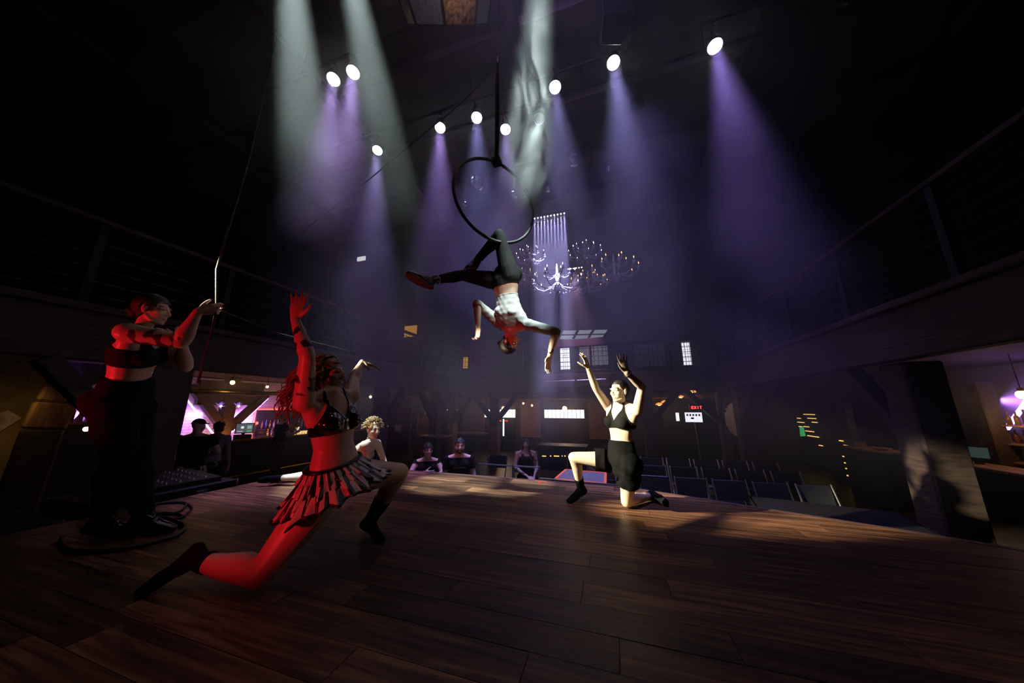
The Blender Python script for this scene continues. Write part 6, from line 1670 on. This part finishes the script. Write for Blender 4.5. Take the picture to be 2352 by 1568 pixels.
# ------------------------------------------------------------------ theatrical haze, hanging high and thick over the pit, thin on the deck
def haze():
    m = bpy.data.materials.new('haze'); m.use_nodes = True
    nt = m.node_tree; N = nt.nodes; L = nt.links
    N.clear()
    out = N.new('ShaderNodeOutputMaterial'); vs = N.new('ShaderNodeVolumeScatter')
    vs.inputs['Color'].default_value = (1, 1, 1, 1); vs.inputs['Anisotropy'].default_value = 0.35
    tc = N.new('ShaderNodeTexCoord'); sp = N.new('ShaderNodeSeparateXYZ'); L.new(tc.outputs['Object'], sp.inputs[0])
    def ramp(src, lo, hi):
        g = N.new('ShaderNodeMapRange'); g.interpolation_type = 'SMOOTHSTEP'
        g.inputs[1].default_value = lo; g.inputs[2].default_value = hi; g.inputs[3].default_value = 0.0; g.inputs[4].default_value = 1.0
        L.new(src, g.inputs[0]); return g
    gy = ramp(sp.outputs[1], 2.6, 4.6); gz = ramp(sp.outputs[2], 3.0, 4.2)
    gl = ramp(sp.outputs[2], -0.3, 1.6)
    gp = N.new('ShaderNodeMath'); gp.operation = 'MULTIPLY'; L.new(gy.outputs[0], gp.inputs[0]); L.new(gl.outputs[0], gp.inputs[1])
    g = N.new('ShaderNodeMath'); g.operation = 'MAXIMUM'; L.new(gp.outputs[0], g.inputs[0]); L.new(gz.outputs[0], g.inputs[1])
    nz = N.new('ShaderNodeTexNoise'); nz.inputs['Scale'].default_value = 0.6; nz.inputs['Detail'].default_value = 2.0; nz.inputs['Distortion'].default_value = 0.8
    L.new(tc.outputs['Object'], nz.inputs['Vector'])
    nr = N.new('ShaderNodeMapRange'); nr.inputs[1].default_value = 0.36; nr.inputs[2].default_value = 0.66; nr.inputs[3].default_value = 0.35; nr.inputs[4].default_value = 1.75
    L.new(nz.outputs[0], nr.inputs[0])
    a = N.new('ShaderNodeMath'); a.operation = 'MULTIPLY'; L.new(g.outputs[0], a.inputs[0]); L.new(nr.outputs[0], a.inputs[1])
    b = N.new('ShaderNodeMath'); b.operation = 'MULTIPLY'; L.new(a.outputs[0], b.inputs[0]); b.inputs[1].default_value = 0.05
    L.new(b.outputs[0], vs.inputs['Density'])
    L.new(vs.outputs[0], out.inputs['Volume'])
    o = MB().box((XL - 0.2, -2.9, FZ - 0.1), (XR + 0.2, YB + 0.2, CEIL + 0.2)).build('haze', m)
    tag(o, 'thin theatrical haze filling the whole hall', 'haze', kind='stuff')
haze()

# the smoke plume curling down the follow spot beside the hoop
def plume():
    m = bpy.data.materials.new('smoke'); m.use_nodes = True
    nt = m.node_tree; N = nt.nodes; L = nt.links
    N.clear()
    out = N.new('ShaderNodeOutputMaterial'); vs = N.new('ShaderNodeVolumeScatter')
    vs.inputs['Anisotropy'].default_value = 0.2
    tc = N.new('ShaderNodeTexCoord'); mp = N.new('ShaderNodeMapping'); mp.inputs['Scale'].default_value = (1, 1, 0.45)
    L.new(tc.outputs['Object'], mp.inputs['Vector'])
    nz = N.new('ShaderNodeTexNoise'); nz.inputs['Scale'].default_value = 3.2; nz.inputs['Detail'].default_value = 4.0; nz.inputs['Distortion'].default_value = 1.6
    L.new(mp.outputs[0], nz.inputs['Vector'])
    r = N.new('ShaderNodeMapRange'); r.inputs[1].default_value = 0.49; r.inputs[2].default_value = 0.66; r.inputs[3].default_value = 0.0; r.inputs[4].default_value = 1.5
    L.new(nz.outputs[0], r.inputs[0])
    # thins out towards its skin and its lower end
    gr = N.new('ShaderNodeTexCoord'); sub = N.new('ShaderNodeVectorMath'); sub.operation = 'SUBTRACT'; sub.inputs[1].default_value = (0.5, 0.5, 0.5)
    L.new(gr.outputs['Generated'], sub.inputs[0])
    ln = N.new('ShaderNodeVectorMath'); ln.operation = 'LENGTH'; L.new(sub.outputs[0], ln.inputs[0])
    fd = N.new('ShaderNodeMapRange'); fd.interpolation_type = 'SMOOTHSTEP'; fd.inputs[1].default_value = 0.18; fd.inputs[2].default_value = 0.52; fd.inputs[3].default_value = 1.0; fd.inputs[4].default_value = 0.0
    L.new(ln.outputs['Value'], fd.inputs[0])
    mu = N.new('ShaderNodeMath'); mu.operation = 'MULTIPLY'; L.new(r.outputs[0], mu.inputs[0]); L.new(fd.outputs[0], mu.inputs[1])
    L.new(mu.outputs[0], vs.inputs['Density']); L.new(vs.outputs[0], out.inputs['Volume'])
    m.cycles.volume_step_rate = 0.35
    A, B = P(1228, -40, 2.62), P(1212, 520, 3.05)
    c = (A + B)/2; d = (A - B); mb = MB()
    mb.lathe([(.03, -d.length*.5), (.20, -d.length*.42), (.30, -d.length*.2), (.32, 0), (.30, d.length*.25), (.24, d.length*.45), (.05, d.length*.5)], (0, 0, 0), 14, axis=(0, 0, 1))
    o = bpy.data.objects.new('smoke_plume', mb.mesh('smoke_plume', m)); COL.objects.link(o)
    o.location = c; o.rotation_euler = d.to_track_quat('Z', 'Y').to_euler()
    tag(o, 'pale smoke plume curling down the spotlight beam beside the hoop', 'smoke', kind='stuff')
plume()
